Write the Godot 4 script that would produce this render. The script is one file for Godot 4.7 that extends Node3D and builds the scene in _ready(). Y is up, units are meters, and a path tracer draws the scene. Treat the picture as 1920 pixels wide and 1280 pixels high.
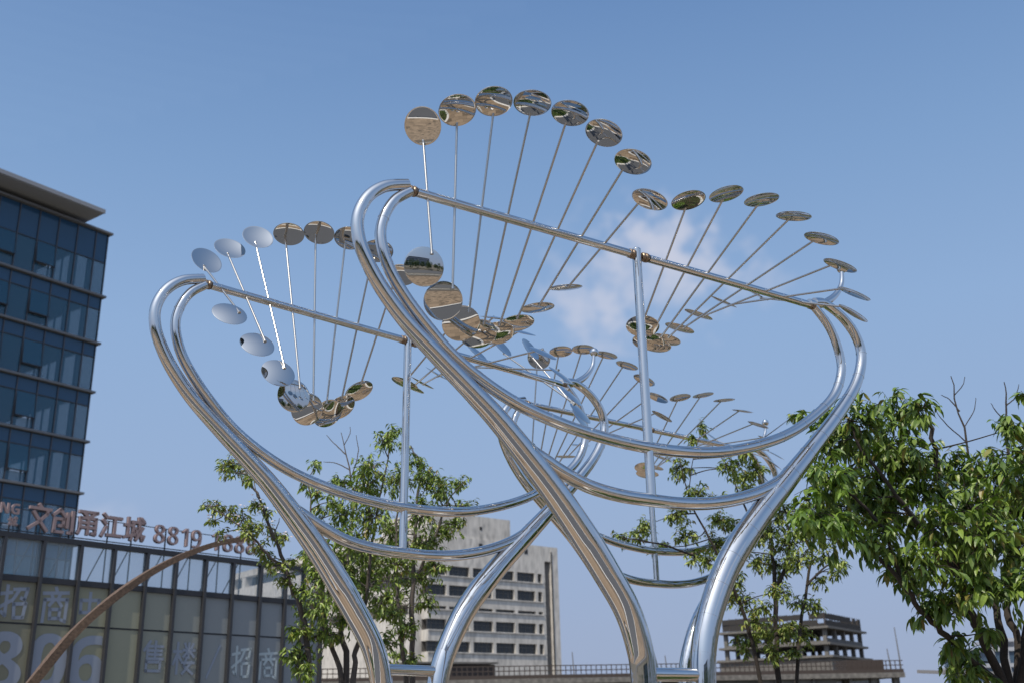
extends Node3D
# Kinetic stainless sculptures on a plaza, seen from eye level (the eye is at x 0, z 0, 1.6 m up).

const TO_SUN := Vector3(-0.4, 1.3, 0.75)
var taken := {}
var rng := RandomNumberGenerator.new()
var mats := {}

# ---------------------------------------------------------------- mesh helper
class Shape:
	var v := PackedVector3Array()
	var n := PackedVector3Array()
	var ix := PackedInt32Array()
	func tri(a: int, b: int, c: int) -> void:
		var face := (v[b] - v[a]).cross(v[c] - v[a])
		if face.dot(n[a] + n[b] + n[c]) > 0.0:
			ix.append_array([a, c, b])
		else:
			ix.append_array([a, b, c])
	func vert(p: Vector3, nn: Vector3) -> int:
		v.append(p)
		n.append(nn)
		return v.size() - 1
	func quad(a: Vector3, b: Vector3, c: Vector3, d: Vector3, nn: Vector3) -> void:
		var i := v.size()
		for p in [a, b, c, d]:
			v.append(p)
			n.append(nn)
		tri(i, i + 1, i + 2)
		tri(i, i + 2, i + 3)
	func box(c: Vector3, s: Vector3, b := Basis()) -> void:
		var h := s * 0.5
		for k in 3:
			var e := Vector3.ZERO
			var f := Vector3.ZERO
			var g := Vector3.ZERO
			e[k] = h[k]
			f[(k + 1) % 3] = h[(k + 1) % 3]
			g[(k + 2) % 3] = h[(k + 2) % 3]
			for sg in [-1.0, 1.0]:
				var o: Vector3 = e * sg
				quad(c + b * (o - f - g), c + b * (o + f - g), c + b * (o + f + g), c + b * (o - f + g), (b * o).normalized())
	func bar(a: Vector3, b: Vector3, w: float, t: float, up := Vector3.UP) -> void:
		var d := (b - a).normalized()
		var side := d.cross(up)
		if side.length() < 0.01:
			side = d.cross(Vector3.RIGHT)
		side = side.normalized()
		box((a + b) * 0.5, Vector3((b - a).length(), t, w), Basis(d, side.cross(d).normalized(), side))
	func tube(pts: PackedVector3Array, rad: PackedFloat32Array, sides: int, caps := true) -> void:
		var m := pts.size()
		var ref := Vector3.ZERO
		var first := v.size()
		for i in m:
			var t := (pts[mini(i + 1, m - 1)] - pts[maxi(i - 1, 0)]).normalized()
			if i == 0:
				ref = t.cross(Vector3(0.31, 0.2, 0.93))
				if ref.length() < 0.05:
					ref = t.cross(Vector3.UP)
			ref = (ref - t * ref.dot(t)).normalized()
			var side := t.cross(ref)
			var dr := 0.0
			var dl := (pts[mini(i + 1, m - 1)] - pts[maxi(i - 1, 0)]).length()
			if dl > 1e-6:
				dr = (rad[mini(i + 1, m - 1)] - rad[maxi(i - 1, 0)]) / dl
			for k in sides:
				var a := TAU * k / sides
				var o := ref * cos(a) + side * sin(a)
				vert(pts[i] + o * rad[i], (o - t * dr).normalized())
		for i in m - 1:
			for k in sides:
				var a := first + i * sides + k
				var b := first + i * sides + (k + 1) % sides
				tri(a, b, b + sides)
				tri(a, b + sides, a + sides)
		if caps:
			for e in [0, m - 1]:
				var t := (pts[1] - pts[0]).normalized() * -1.0 if e == 0 else (pts[m - 1] - pts[m - 2]).normalized()
				var c := vert(pts[e], t)
				var ring := v.size()
				for k in sides:
					vert(v[first + e * sides + k], t)
				for k in sides:
					tri(c, ring + k, ring + (k + 1) % sides)
	func rod(a: Vector3, b: Vector3, r: float, sides := 10, r2 := -1.0) -> void:
		tube(PackedVector3Array([a, b]), PackedFloat32Array([r, r2 if r2 >= 0.0 else r]), sides)
	func lathe(prof: Array, sides: int, xf := Transform3D()) -> void:  # [radius, height] pairs about the y axis, smooth
		var first := v.size()
		var m := prof.size()
		for i in m:
			var p0: Array = prof[maxi(i - 1, 0)]
			var p1: Array = prof[mini(i + 1, m - 1)]
			var slope := Vector2(p1[1] - p0[1], p0[0] - p1[0]).normalized()
			for k in sides:
				var a := TAU * k / sides
				vert(xf * Vector3(prof[i][0] * cos(a), prof[i][1], prof[i][0] * sin(a)), (xf.basis * Vector3(slope.x * cos(a), slope.y, slope.x * sin(a))).normalized())
		for i in m - 1:
			for k in sides:
				var a := first + i * sides + k
				var b := first + i * sides + (k + 1) % sides
				tri(a, b, b + sides)
				tri(a, b + sides, a + sides)
	func ball(c: Vector3, r: float, sides := 20) -> void:
		var prof := []
		for i in 13:
			var a := -PI / 2 + PI * i / 12.0
			prof.append([maxf(r * cos(a), 0.0001), r * sin(a)])
		lathe(prof, sides, Transform3D(Basis(), c))
	func slab(poly: PackedVector2Array, y0: float, y1: float) -> void:  # a flat polygon (x, z) with thickness
		var t := Geometry2D.triangulate_polygon(poly)
		for k in range(0, t.size(), 3):
			for top in [true, false]:
				var y: float = y1 if top else y0
				var nn := Vector3.UP if top else Vector3.DOWN
				var i := v.size()
				for q in 3:
					vert(Vector3(poly[t[k + q]].x, y, poly[t[k + q]].y), nn)
				tri(i, i + 1, i + 2)
		var centre := Vector2.ZERO
		for p in poly:
			centre += p / poly.size()
		for k in poly.size():
			var a := poly[k]
			var b := poly[(k + 1) % poly.size()]
			var nn := Vector2((b - a).y, -(b - a).x).normalized()
			if nn.dot((a + b) * 0.5 - centre) < 0.0:
				nn = -nn
			quad(Vector3(a.x, y0, a.y), Vector3(b.x, y0, b.y), Vector3(b.x, y1, b.y), Vector3(a.x, y1, a.y), Vector3(nn.x, 0, nn.y))
	func mesh() -> ArrayMesh:
		var arr := []
		arr.resize(Mesh.ARRAY_MAX)
		arr[Mesh.ARRAY_VERTEX] = v
		arr[Mesh.ARRAY_NORMAL] = n
		arr[Mesh.ARRAY_INDEX] = ix
		var am := ArrayMesh.new()
		am.add_surface_from_arrays(Mesh.PRIMITIVE_TRIANGLES, arr)
		return am

# ---------------------------------------------------------------- nodes
func numbered(called: String) -> String:
	if not taken.has(called):
		taken[called] = 0
		return called
	taken[called] += 1
	return "%s_%03d" % [called, taken[called]]

func tag(o: Node, label: String, category := "", group := "", kind := "") -> void:
	if label:
		o.set_meta("label", label)
	if category:
		o.set_meta("category", category)
	if group:
		o.set_meta("group", group)
	if kind:
		o.set_meta("kind", kind)

func thing(called: String, label: String, category: String, at := Vector3.ZERO, basis := Basis(), group := "") -> Node3D:
	var o := Node3D.new()
	o.name = numbered(called)
	add_child(o)
	o.transform = Transform3D(basis, at)
	tag(o, label, category, group)
	return o

func inst(called: String, mesh: Mesh, m: Material, parent: Node = self, xf := Transform3D()) -> MeshInstance3D:
	var o := MeshInstance3D.new()
	o.mesh = mesh
	o.material_override = m
	o.transform = xf
	if parent == self:
		o.name = numbered(called)
		add_child(o)
	else:
		o.name = called
		var k := 0
		while parent.has_node(NodePath(o.name)):
			k += 1
			o.name = "%s_%03d" % [called, k]
		parent.add_child(o, true)
	return o

func obj(called: String, s: Shape, m: Material, parent: Node = self) -> MeshInstance3D:
	return inst(called, s.mesh(), m, parent)

var counts := {}
func piece(called: String, mesh: Mesh, m: Material, parent: Node, xf := Transform3D()) -> MeshInstance3D:  # fast: many alike pieces
	var key := "%d/%s" % [parent.get_instance_id(), called]
	var k: int = counts.get(key, 0)
	counts[key] = k + 1
	var o := MeshInstance3D.new()
	o.mesh = mesh
	o.material_override = m
	o.transform = xf
	o.name = called if k == 0 else "%s_%03d" % [called, k]
	parent.add_child(o, true)
	return o

func structure(called: String, s: Shape, m: Material) -> MeshInstance3D:
	var o := obj(called, s, m)
	o.set_meta("kind", "structure")
	return o

func facing(yaw: float) -> Basis:  # x runs along the facade, z points out of it, towards the eye
	return Basis(Vector3.UP, PI / 2 - yaw)

# ---------------------------------------------------------------- materials
func noise_tex(freq: float, lo: Color, hi: Color, seed_: int, normal := 0.0, mid := Color(0, 0, 0, 0), oct := 5) -> NoiseTexture2D:
	var nz := FastNoiseLite.new()
	nz.seed = seed_
	nz.frequency = freq
	nz.noise_type = FastNoiseLite.TYPE_SIMPLEX_SMOOTH
	nz.fractal_octaves = oct
	var t := NoiseTexture2D.new()
	t.width = 512
	t.height = 512
	t.seamless = true
	t.noise = nz
	if normal > 0.0:
		t.as_normal_map = true
		t.bump_strength = normal
	else:
		var g := Gradient.new()
		g.set_color(0, lo)
		g.set_color(1, hi)
		if mid.a > 0.0:
			g.add_point(0.5, mid)
		t.color_ramp = g
	return t

func lin(r: float, g: float, b: float, a := 1.0) -> Color:
	var c := Color(r, g, b).linear_to_srgb()
	c.a = a
	return c

func flat(r: float, g: float, b: float, rough := 0.8, metal := 0.0) -> StandardMaterial3D:
	var m := StandardMaterial3D.new()
	m.albedo_color = lin(r, g, b)
	m.roughness = rough
	m.metallic = metal
	return m

func noisy(lo: Color, hi: Color, scale: float, freq: float, seed_: int, rough := 0.85, bump := 0.0, mid := Color(0, 0, 0, 0)) -> StandardMaterial3D:
	var m := StandardMaterial3D.new()
	m.albedo_texture = noise_tex(freq, lo, hi, seed_, 0.0, mid)
	m.roughness = rough
	m.uv1_triplanar = true
	m.uv1_world_triplanar = true
	m.uv1_scale = Vector3.ONE * scale
	if bump > 0.0:
		m.normal_enabled = true
		m.normal_texture = noise_tex(freq * 2.0, lo, hi, seed_ + 1, 6.0)
		m.normal_scale = bump
	return m

func make_materials() -> void:
	var chrome := flat(0.64, 0.64, 0.645, 0.04, 1.0)
	chrome.normal_enabled = true
	chrome.normal_texture = noise_tex(0.012, Color.BLACK, Color.WHITE, 3, 4.0, Color(0, 0, 0, 0), 2)
	chrome.normal_scale = 0.07
	chrome.uv1_triplanar = true
	chrome.uv1_scale = Vector3.ONE * 1.6
	mats.chrome = chrome
	mats.mirror = flat(0.6, 0.595, 0.585, 0.015, 1.0)
	mats.rod = flat(0.5, 0.49, 0.475, 0.3, 1.0)
	mats.collar = noisy(lin(0.16, 0.1, 0.06), lin(0.4, 0.33, 0.27), 6.0, 0.02, 11, 0.4)
	mats.collar.metallic = 0.8
	mats.paving = noisy(lin(0.08, 0.06, 0.045), lin(0.14, 0.11, 0.08), 0.35, 0.03, 21, 0.8)
	mats.asphalt = noisy(lin(0.075, 0.08, 0.09), lin(0.115, 0.12, 0.13), 0.5, 0.05, 23, 0.9)
	mats.ground = noisy(lin(0.09, 0.085, 0.065), lin(0.17, 0.15, 0.12), 0.06, 0.02, 25, 0.95)
	mats.soil = noisy(lin(0.035, 0.022, 0.015), lin(0.08, 0.055, 0.035), 0.8, 0.04, 27, 0.95)
	mats.kerb = noisy(lin(0.62, 0.6, 0.56), lin(0.75, 0.73, 0.7), 0.8, 0.05, 29, 0.7)
	mats.concrete = noisy(lin(0.34, 0.335, 0.33), lin(0.76, 0.735, 0.7), 0.05, 0.02, 31, 0.9, 0.0, lin(0.62, 0.6, 0.57))
	mats.concrete.uv1_scale = Vector3(0.13, 0.03, 0.13)
	mats.concrete.detail_enabled = true
	mats.concrete.detail_blend_mode = BaseMaterial3D.BLEND_MODE_MUL
	mats.concrete.detail_albedo = noise_tex(0.006, lin(0.7, 0.695, 0.69), Color.WHITE, 77)
	mats.concrete_dark = noisy(lin(0.08, 0.076, 0.074), lin(0.2, 0.19, 0.18), 0.05, 0.02, 33, 0.9)
	mats.deck = noisy(lin(0.08, 0.077, 0.074), lin(0.21, 0.2, 0.188), 0.2, 0.02, 35, 0.9)
	mats.void = flat(0.02, 0.021, 0.023, 0.6)
	mats.broken_glass = flat(0.03, 0.034, 0.038, 0.25)
	mats.rust = noisy(lin(0.028, 0.022, 0.02), lin(0.075, 0.056, 0.05), 1.0, 0.03, 37, 0.8)
	mats.netting = noisy(lin(0.02, 0.019, 0.02), lin(0.05, 0.047, 0.047), 0.4, 0.05, 39, 0.9)
	mats.alu = flat(0.042, 0.044, 0.05, 0.45, 0.2)
	mats.alu_light = flat(0.085, 0.085, 0.095, 0.45, 0.4)
	mats.beam = flat(0.03, 0.031, 0.036, 0.45, 0.2)
	mats.slab = flat(0.16, 0.165, 0.178, 0.8)
	mats.soffit = flat(0.3, 0.31, 0.335, 0.8)
	mats.spandrel = flat(0.022, 0.07, 0.14, 0.1, 0.0)
	mats.interior = flat(0.3, 0.36, 0.42, 0.9)
	mats.core = flat(0.07, 0.09, 0.12, 0.9)
	var g := flat(0.02, 0.05, 0.085, 0.03)
	g.transparency = BaseMaterial3D.TRANSPARENCY_ALPHA
	g.albedo_color = lin(0.014, 0.105, 0.19, 0.5)
	mats.tower_glass = g
	var pg := flat(0.2, 0.3, 0.35, 0.02)
	pg.transparency = BaseMaterial3D.TRANSPARENCY_ALPHA
	pg.albedo_color = lin(0.32, 0.44, 0.5, 0.24)
	mats.clear_glass = pg
	mats.sign = flat(0.27, 0.2, 0.2, 0.5)
	mats.sign_side = flat(0.09, 0.06, 0.06, 0.6)
	mats.vinyl = flat(0.235, 0.275, 0.345, 0.35)
	mats.vinyl_bright = flat(0.4, 0.47, 0.5, 0.35)
	mats.wood = noisy(lin(0.05, 0.032, 0.022), lin(0.19, 0.125, 0.085), 1.1, 0.04, 41, 0.65, 0.5)
	mats.bark = noisy(lin(0.02, 0.016, 0.014), lin(0.06, 0.05, 0.044), 2.5, 0.04, 43, 0.95)
	mats.bark_grey = noisy(lin(0.05, 0.042, 0.04), lin(0.13, 0.115, 0.105), 2.5, 0.04, 45, 0.95)
	mats.steel = flat(0.22, 0.22, 0.23, 0.5, 0.5)
	mats.petal = flat(0.72, 0.64, 0.66, 0.7)
	mats.panel_white = flat(0.5, 0.5, 0.5, 0.6)
	mats.far_glass = flat(0.05, 0.085, 0.13, 0.1)
	mats.far_white = flat(0.34, 0.36, 0.4, 0.6)
	var lf := StandardMaterial3D.new()
	lf.vertex_color_use_as_albedo = true
	lf.roughness = 0.42
	lf.backlight_enabled = true
	lf.backlight = lin(0.24, 0.36, 0.04)
	lf.cull_mode = BaseMaterial3D.CULL_DISABLED
	mats.leaf = lf
	for k in 4:
		var lk: StandardMaterial3D = lf.duplicate()
		lk.vertex_color_use_as_albedo = false
		lk.albedo_color = [lin(0.065, 0.125, 0.02), lin(0.105, 0.19, 0.03), lin(0.16, 0.26, 0.045), lin(0.21, 0.21, 0.05)][k]
		mats["leaf%d" % k] = lk

# ---------------------------------------------------------------- sky
func make_sky() -> PanoramaSkyMaterial:
	var w := 2048
	var h := 1024
	var im := Image.create(w, h, false, Image.FORMAT_RGBF)
	var stops := [[-90.0, Vector3(0.2, 0.19, 0.17)], [-2.0, Vector3(0.27, 0.28, 0.31)], [0.0, Vector3(0.345, 0.41, 0.56)], [5.0, Vector3(0.335, 0.425, 0.61)], [12.0, Vector3(0.31, 0.435, 0.655)], [20.0, Vector3(0.275, 0.42, 0.665)], [28.0, Vector3(0.21, 0.352, 0.6)], [38.0, Vector3(0.138, 0.258, 0.5)], [55.0, Vector3(0.12, 0.235, 0.46)], [90.0, Vector3(0.105, 0.21, 0.43)]]
	var rows := []
	for y in h:
		var el := 90.0 - (y + 0.5) / h * 180.0
		var c: Vector3 = stops[-1][1]
		for k in stops.size() - 1:
			if el >= stops[k][0] and el <= stops[k + 1][0]:
				var t: float = (el - stops[k][0]) / (stops[k + 1][0] - stops[k][0])
				c = (stops[k][1] as Vector3).lerp(stops[k + 1][1], t)
		rows.append(c)
		im.fill_rect(Rect2i(0, y, w, 1), Color(c.x, c.y, c.z))
	# the bright haze round the sun
	for y in range(0, h / 2, 4):
		var el := PI / 2 - (y + 2.0) / h * PI
		for x in range(0, w, 4):
			var az := (x + 2.0) / w * TAU
			var dir := Vector3(sin(az) * cos(el), sin(el), -cos(az) * cos(el))
			var ang := rad_to_deg(dir.angle_to(TO_SUN.normalized()))
			var glow := 1.5 * exp(-ang / 9.0) + 1.15 * exp(-pow(ang / 35.0, 2.0))
			if glow > 0.004:
				var b: Vector3 = rows[y + 2]
				im.fill_rect(Rect2i(x, y, 4, 4), Color(b.x + glow * 0.95, b.y + glow * 0.95, b.z + glow * 0.93))
	# thin summer clouds, soft puffs at a few places of the sky: [azimuth right of forward, elevation, width, height] in degrees, strength
	var nz := FastNoiseLite.new()
	nz.seed = 5
	nz.frequency = 0.22
	nz.fractal_octaves = 5
	for cl in [[8.6, 24.6, 3.8, 2.3, 0.62], [10.4, 23.0, 4.0, 2.0, 0.45], [4.6, 21.4, 3.6, 2.6, 0.38], [7.6, 22.8, 6.5, 4.2, 0.38], [5.4, 20.0, 3.0, 2.0, 0.2], [13.5, 21.8, 3.2, 1.5, 0.22], [-9.0, 12.0, 6.0, 1.6, 0.1], [18.0, 9.0, 9.0, 2.0, 0.1], [-21.5, 10.0, 2.6, 1.2, 0.22], [-60.0, 16.0, 14.0, 5.0, 0.5], [75.0, 20.0, 16.0, 6.0, 0.5], [130.0, 24.0, 20.0, 7.0, 0.55], [-140.0, 18.0, 18.0, 6.0, 0.5]]:
		var x0: int = int((cl[0] - cl[2] * 1.6) / 360.0 * w)
		var x1: int = int((cl[0] + cl[2] * 1.6) / 360.0 * w)
		var y0: int = int((90.0 - cl[1] - cl[3] * 1.6) / 180.0 * h)
		var y1: int = int((90.0 - cl[1] + cl[3] * 1.6) / 180.0 * h)
		for y in range(y0, y1 + 1):
			for x in range(x0, x1 + 1):
				var az := (x + 0.5) / w * 360.0
				var el := 90.0 - (y + 0.5) / h * 180.0
				var d := Vector2((az - cl[0]) / cl[2], (el - cl[1]) / cl[3]).length()
				var k := clampf((1.05 - d) + nz.get_noise_2d(az * 2.0, el * 2.6) * 0.7, 0.0, 1.0)
				k = k * k * (3.0 - 2.0 * k) * cl[4] * clampf(1.6 - d, 0.0, 1.0)
				if k > 0.002:
					var xx := posmod(x, w)
					var c := im.get_pixel(xx, y)
					im.set_pixel(xx, y, c.lerp(Color(0.62, 0.64, 0.75), k))
	var m := PanoramaSkyMaterial.new()
	m.panorama = ImageTexture.create_from_image(im)
	return m

# ---------------------------------------------------------------- sculptures
func smooth_path(pts: Array, steps: int) -> PackedVector3Array:  # Catmull-Rom through (u, v) points
	var out := PackedVector3Array()
	var m := pts.size()
	for i in m - 1:
		var p0: Vector2 = pts[maxi(i - 1, 0)]
		var p1: Vector2 = pts[i]
		var p2: Vector2 = pts[i + 1]
		var p3: Vector2 = pts[mini(i + 2, m - 1)]
		for k in steps:
			var q := p1.cubic_interpolate(p2, p0, p3, float(k) / steps)
			out.append(Vector3(q.x, q.y, 0))
	out.append(Vector3(pts[-1].x, pts[-1].y, 0))
	return out

func taper(pts: PackedVector3Array, marks: Array) -> PackedFloat32Array:  # radius along the run: [fraction, radius]
	var run := [0.0]
	for i in range(1, pts.size()):
		run.append(run[-1] + (pts[i] - pts[i - 1]).length())
	var out := PackedFloat32Array()
	for i in pts.size():
		var t: float = run[i] / run[-1]
		var r: float = marks[-1][1]
		for k in marks.size() - 1:
			if t >= marks[k][0] and t <= marks[k + 1][0]:
				r = lerpf(marks[k][1], marks[k + 1][1], (t - marks[k][0]) / (marks[k + 1][0] - marks[k][0]))
				break
		out.append(r)
	return out

func swept(pts: Array, marks: Array, seams := 0.0) -> Shape:
	var s := Shape.new()
	var path := smooth_path(pts, 8)
	var rad := taper(path, marks)
	s.tube(path, rad, 28)
	if seams > 0.0:   # weld rings of the mitred pieces
		var run := 0.0
		for i in range(2, path.size() - 2):
			run += (path[i] - path[i - 1]).length()
			if run > seams:
				run = 0.0
				var d := (path[i + 1] - path[i - 1]).normalized() * 0.0025
				s.tube(PackedVector3Array([path[i] - d, path[i] + d]), PackedFloat32Array([rad[i] + 0.0016, rad[i] + 0.0016]), 28)
	return s

const AXLE_V := 4.908
func sculpture(called: String, label: String) -> Node3D:
	var t := thing(called, label, "sculpture", Vector3.ZERO, Basis(), "wind sculptures on the plaza")
	var V := func(a: Array) -> Array:
		var o := []
		for p in a:
			o.append(Vector2(p[0], p[1]))
		return o
	var leg_marks := [[0.0, 0.04], [0.1, 0.043], [0.2, 0.051], [0.32, 0.066], [0.43, 0.086], [0.53, 0.099], [0.63, 0.091], [0.74, 0.086], [1.0, 0.086]]
	obj("main_leg", swept(V.call([[-1.985, 4.945], [-2.15, 4.885], [-2.27, 4.775], [-2.335, 4.62], [-2.325, 4.47], [-2.265, 4.33], [-2.155, 4.165], [-1.977, 3.975], [-1.714, 3.765], [-1.46, 3.57], [-1.275, 3.42], [-1.059, 3.215], [-0.835, 2.985], [-0.637, 2.755], [-0.448, 2.515], [-0.278, 2.27], [-0.188, 2.03], [-0.165, 1.83], [-0.165, 1.3], [-0.18, 0.7], [-0.2, 0.03]]), leg_marks), mats.chrome, t)
	obj("main_leg", swept(V.call([[2.0, 4.945], [2.14, 4.96], [2.35, 4.88], [2.5, 4.74], [2.545, 4.55], [2.42, 4.28], [2.12, 3.955], [1.74, 3.61], [1.39, 3.3], [1.02, 2.97], [0.7, 2.63], [0.5, 2.31], [0.4, 2.06], [0.365, 1.8], [0.35, 1.3], [0.365, 0.7], [0.385, 0.03]]), leg_marks, 0.24), mats.chrome, t)
	obj("bowl_tube", swept(V.call([[-1.965, 4.90], [-2.08, 4.8], [-2.155, 4.65], [-2.17, 4.5], [-2.11, 4.32], [-2.0, 4.16], [-1.83, 3.98], [-1.63, 3.81], [-1.38, 3.665], [-1.09, 3.55], [-0.74, 3.47], [-0.42, 3.43], [-0.06, 3.41], [0.33, 3.42], [0.71, 3.465], [1.12, 3.57], [1.5, 3.715], [1.85, 3.92], [2.12, 4.14], [2.25, 4.38], [2.235, 4.58], [2.15, 4.76], [1.99, 4.905]]), [[0.0, 0.036], [0.12, 0.04], [0.5, 0.044], [0.88, 0.04], [1.0, 0.036]], 0.3), mats.chrome, t)
	obj("lower_bowl_tube", swept(V.call([[-1.12, 3.29], [-0.935, 3.21], [-0.775, 3.14], [-0.557, 3.07], [-0.294, 3.035], [-0.01, 3.03], [0.29, 3.035], [0.61, 3.07], [0.95, 3.15], [1.25, 3.265], [1.52, 3.42]]), [[0.0, 0.05], [0.5, 0.046], [1.0, 0.05]]), mats.chrome, t)
	var s := Shape.new()
	s.rod(Vector3(0, 3.03, 0), Vector3(0, 4.955, 0), 0.034, 24)
	s.lathe([[0.034, 0.0], [0.034, 0.006], [0.028, 0.012], [0.0, 0.013]], 24, Transform3D(Basis(), Vector3(0, 4.952, 0)))
	obj("centre_pole", s, mats.chrome, t)
	s = Shape.new()
	s.rod(Vector3(-0.15, 1.86, 0), Vector3(0.37, 1.86, 0), 0.044, 24)
	obj("cross_tube", s, mats.chrome, t)
	s = Shape.new()
	for e in [[-0.2, 0.0], [0.385, 0.0]]:
		s.lathe([[0.2, 0.0], [0.2, 0.03], [0.095, 0.031], [0.09, 0.05], [0.088, 0.051]], 24, Transform3D(Basis(), Vector3(e[0], 0.0, 0)))
	obj("base_plate", s, mats.rod, t)
	var hook := obj("finial_arm", swept(V.call([[1.93, 4.925], [2.09, 4.945], [2.28, 5.06], [2.40, 5.2], [2.43, 5.34]]), [[0.0, 0.036], [0.4, 0.034], [0.8, 0.022], [1.0, 0.018]]), mats.chrome, t)
	s = Shape.new()
	s.ball(Vector3(2.435, 5.365, 0), 0.047)
	obj("finial_ball", s, mats.chrome, hook)
	# two rotors, each an axle with eight spokes that wind round it and a disc on either end of each spoke
	var lens := Shape.new()
	var prof := []
	for k in 13:
		var q := maxf(k / 12.0, 0.001)
		prof.append([0.131 * q, 0.014 * q * q + 0.0016])
	prof.append([0.1325, 0.014])
	for k in range(12, -1, -1):
		var q := maxf(k / 12.0, 0.001)
		prof.append([0.131 * q, 0.014 * q * q - 0.0016])
	lens.lathe(prof, 40)
	var lens_mesh := lens.mesh()
	var reach := [0.46, 0.62, 0.715, 0.76, 0.76, 0.715, 0.63, 0.47]
	for side in 2:
		var u0: float = -1.832 if side == 0 else 0.284
		var du: float = 0.2145 if side == 0 else 0.2195
		s = Shape.new()
		var xa: float = -1.915 if side == 0 else 0.115
		var xb: float = -0.07 if side == 0 else 1.93
		s.rod(Vector3(xa, 0, 0), Vector3(xb, 0, 0), 0.031, 24)
		for k in 8:
			s.rod(Vector3(u0 + du * k - 0.012, 0, 0), Vector3(u0 + du * k + 0.012, 0, 0), 0.0322, 24)
		var rotor := obj("rotor_axle", s, mats.chrome, t)
		rotor.position.y = AXLE_V
		for e in ([[-1.95, 0.045], [-0.055, 0.03]] if side == 0 else [[0.075, 0.045], [1.955, 0.03]]):
			s = Shape.new()
			s.lathe([[0.02, -0.03], [0.036, -0.026], [0.038, -0.008], [0.028, -0.004], [0.028, 0.002], [0.036, 0.006], [0.036, 0.022], [0.024, 0.03]], 20, Transform3D(Basis(Vector3(0, 0, 1), PI / 2), Vector3(e[0], 0, 0)))
			s.rod(Vector3(e[0] - 0.05, 0, 0), Vector3(e[0] + 0.05, 0, 0), 0.017, 14)
			obj("bearing_collar", s, mats.collar, rotor)
		for k in 8:
			var ph := deg_to_rad(10.95 * k)
			var dir := Vector3(0, cos(ph), sin(ph))
			var c := Vector3(u0 + du * k, 0, 0)
			s = Shape.new()
			s.rod(c - dir * reach[k], c + dir * reach[k], 0.0085, 12)
			for e in [-1.0, 1.0]:
				s.rod(c + dir * e * (reach[k] - 0.012), c + dir * e * (reach[k] + 0.004), 0.0115, 12)
			obj("spoke", s, mats.rod, rotor)
			for e in [1.0, -1.0]:
				var sd: Vector3 = dir * e
				var td: Vector3 = Vector3(0, -sin(ph), cos(ph)) * e
				var a := Vector3.RIGHT
				var nd: Vector3 = DISC_FACE[side][0 if e > 0.0 else 1][k]
				nd += Vector3(rng.randfn(), rng.randfn(), rng.randfn()) * 0.02
				piece("disc", lens_mesh, mats.mirror, rotor, disc_at(c + sd * reach[k], a, td, sd, nd, DISC_SET[side][0 if e > 0.0 else 1][k]))
	return t

# the discs are bent out of their spokes; which way each one faces and where its middle sits, along axle, turn and spoke
const DISC_FACE := [[[Vector3(-0.62, 0.45, -0.64), Vector3(-0.1, 0.44, -0.9), Vector3(-0.13, 0.5, -0.86), Vector3(-0.17, 0.51, -0.84), Vector3(-0.24, 0.61, -0.75), Vector3(-0.34, 0.69, -0.64), Vector3(-0.35, 0.79, -0.5), Vector3(-0.32, 0.82, -0.47)],
	[Vector3(0.3, 0.88, -0.37), Vector3(0.3, 0.85, -0.44), Vector3(0.25, 0.82, -0.52), Vector3(0.15, 0.8, -0.58), Vector3(0.05, 0.8, -0.58), Vector3(-0.01, 0.81, -0.58), Vector3(-0.11, 0.82, -0.56), Vector3(-0.2, 0.85, -0.49)]],
	[[Vector3(0.04, 0.73, -0.68), Vector3(0.1, 0.78, -0.62), Vector3(0.11, 0.85, -0.51), Vector3(0.0, 0.84, -0.54), Vector3(-0.2, 0.87, -0.46), Vector3(-0.22, 0.9, -0.37), Vector3(-0.19, 0.93, -0.32), Vector3(-0.3, 0.94, -0.2)],
	[Vector3(0.24, 0.73, -0.65), Vector3(0.24, 0.78, -0.6), Vector3(0.22, 0.8, -0.55), Vector3(0.2, 0.84, -0.5), Vector3(0.2, 0.87, -0.42), Vector3(0.2, 0.9, -0.36), Vector3(0.2, 0.93, -0.3), Vector3(0.2, 0.94, -0.25)]]]
const DISC_SET := [[[Vector3(-0.04, 0.07, 0.06), Vector3(-0.05, 0.08, 0.055), Vector3(-0.055, 0.075, 0.06), Vector3(-0.05, 0.08, 0.06), Vector3(-0.04, 0.075, 0.075), Vector3(-0.03, 0.07, 0.085), Vector3(-0.01, 0.065, 0.095), Vector3(0.0, 0.065, 0.095)],
	[Vector3(-0.045, 0.02, 0.09), Vector3(-0.045, 0.03, 0.09), Vector3(-0.02, 0.045, 0.09), Vector3(0.01, 0.05, 0.09), Vector3(0.04, 0.05, 0.085), Vector3(0.06, 0.05, 0.075), Vector3(0.055, 0.055, 0.08), Vector3(0.05, 0.055, 0.085)]],
	[[Vector3(-0.06, 0.065, 0.065), Vector3(-0.06, 0.065, 0.065), Vector3(-0.065, 0.05, 0.075), Vector3(-0.06, 0.05, 0.08), Vector3(-0.04, 0.045, 0.09), Vector3(-0.03, 0.035, 0.1), Vector3(0.03, 0.03, 0.1), Vector3(0.02, 0.02, 0.105)],
	[Vector3(0.06, 0.06, 0.07), Vector3(0.06, 0.06, 0.07), Vector3(0.055, 0.05, 0.08), Vector3(0.05, 0.05, 0.085), Vector3(0.04, 0.045, 0.09), Vector3(0.03, 0.04, 0.1), Vector3(0.02, 0.03, 0.1), Vector3(0.02, 0.02, 0.105)]]]

func disc_at(tip: Vector3, a: Vector3, td: Vector3, sd: Vector3, face: Vector3, off: Vector3) -> Transform3D:
	var n := (a * face.x + td * face.y + sd * face.z).normalized()
	var o := a * off.x + td * off.y + sd * off.z
	o -= n * o.dot(n)     # the spoke's end lies in the disc
	var ed := o.normalized()
	return Transform3D(Basis(ed, n, ed.cross(n).normalized()), tip + o)

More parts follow.
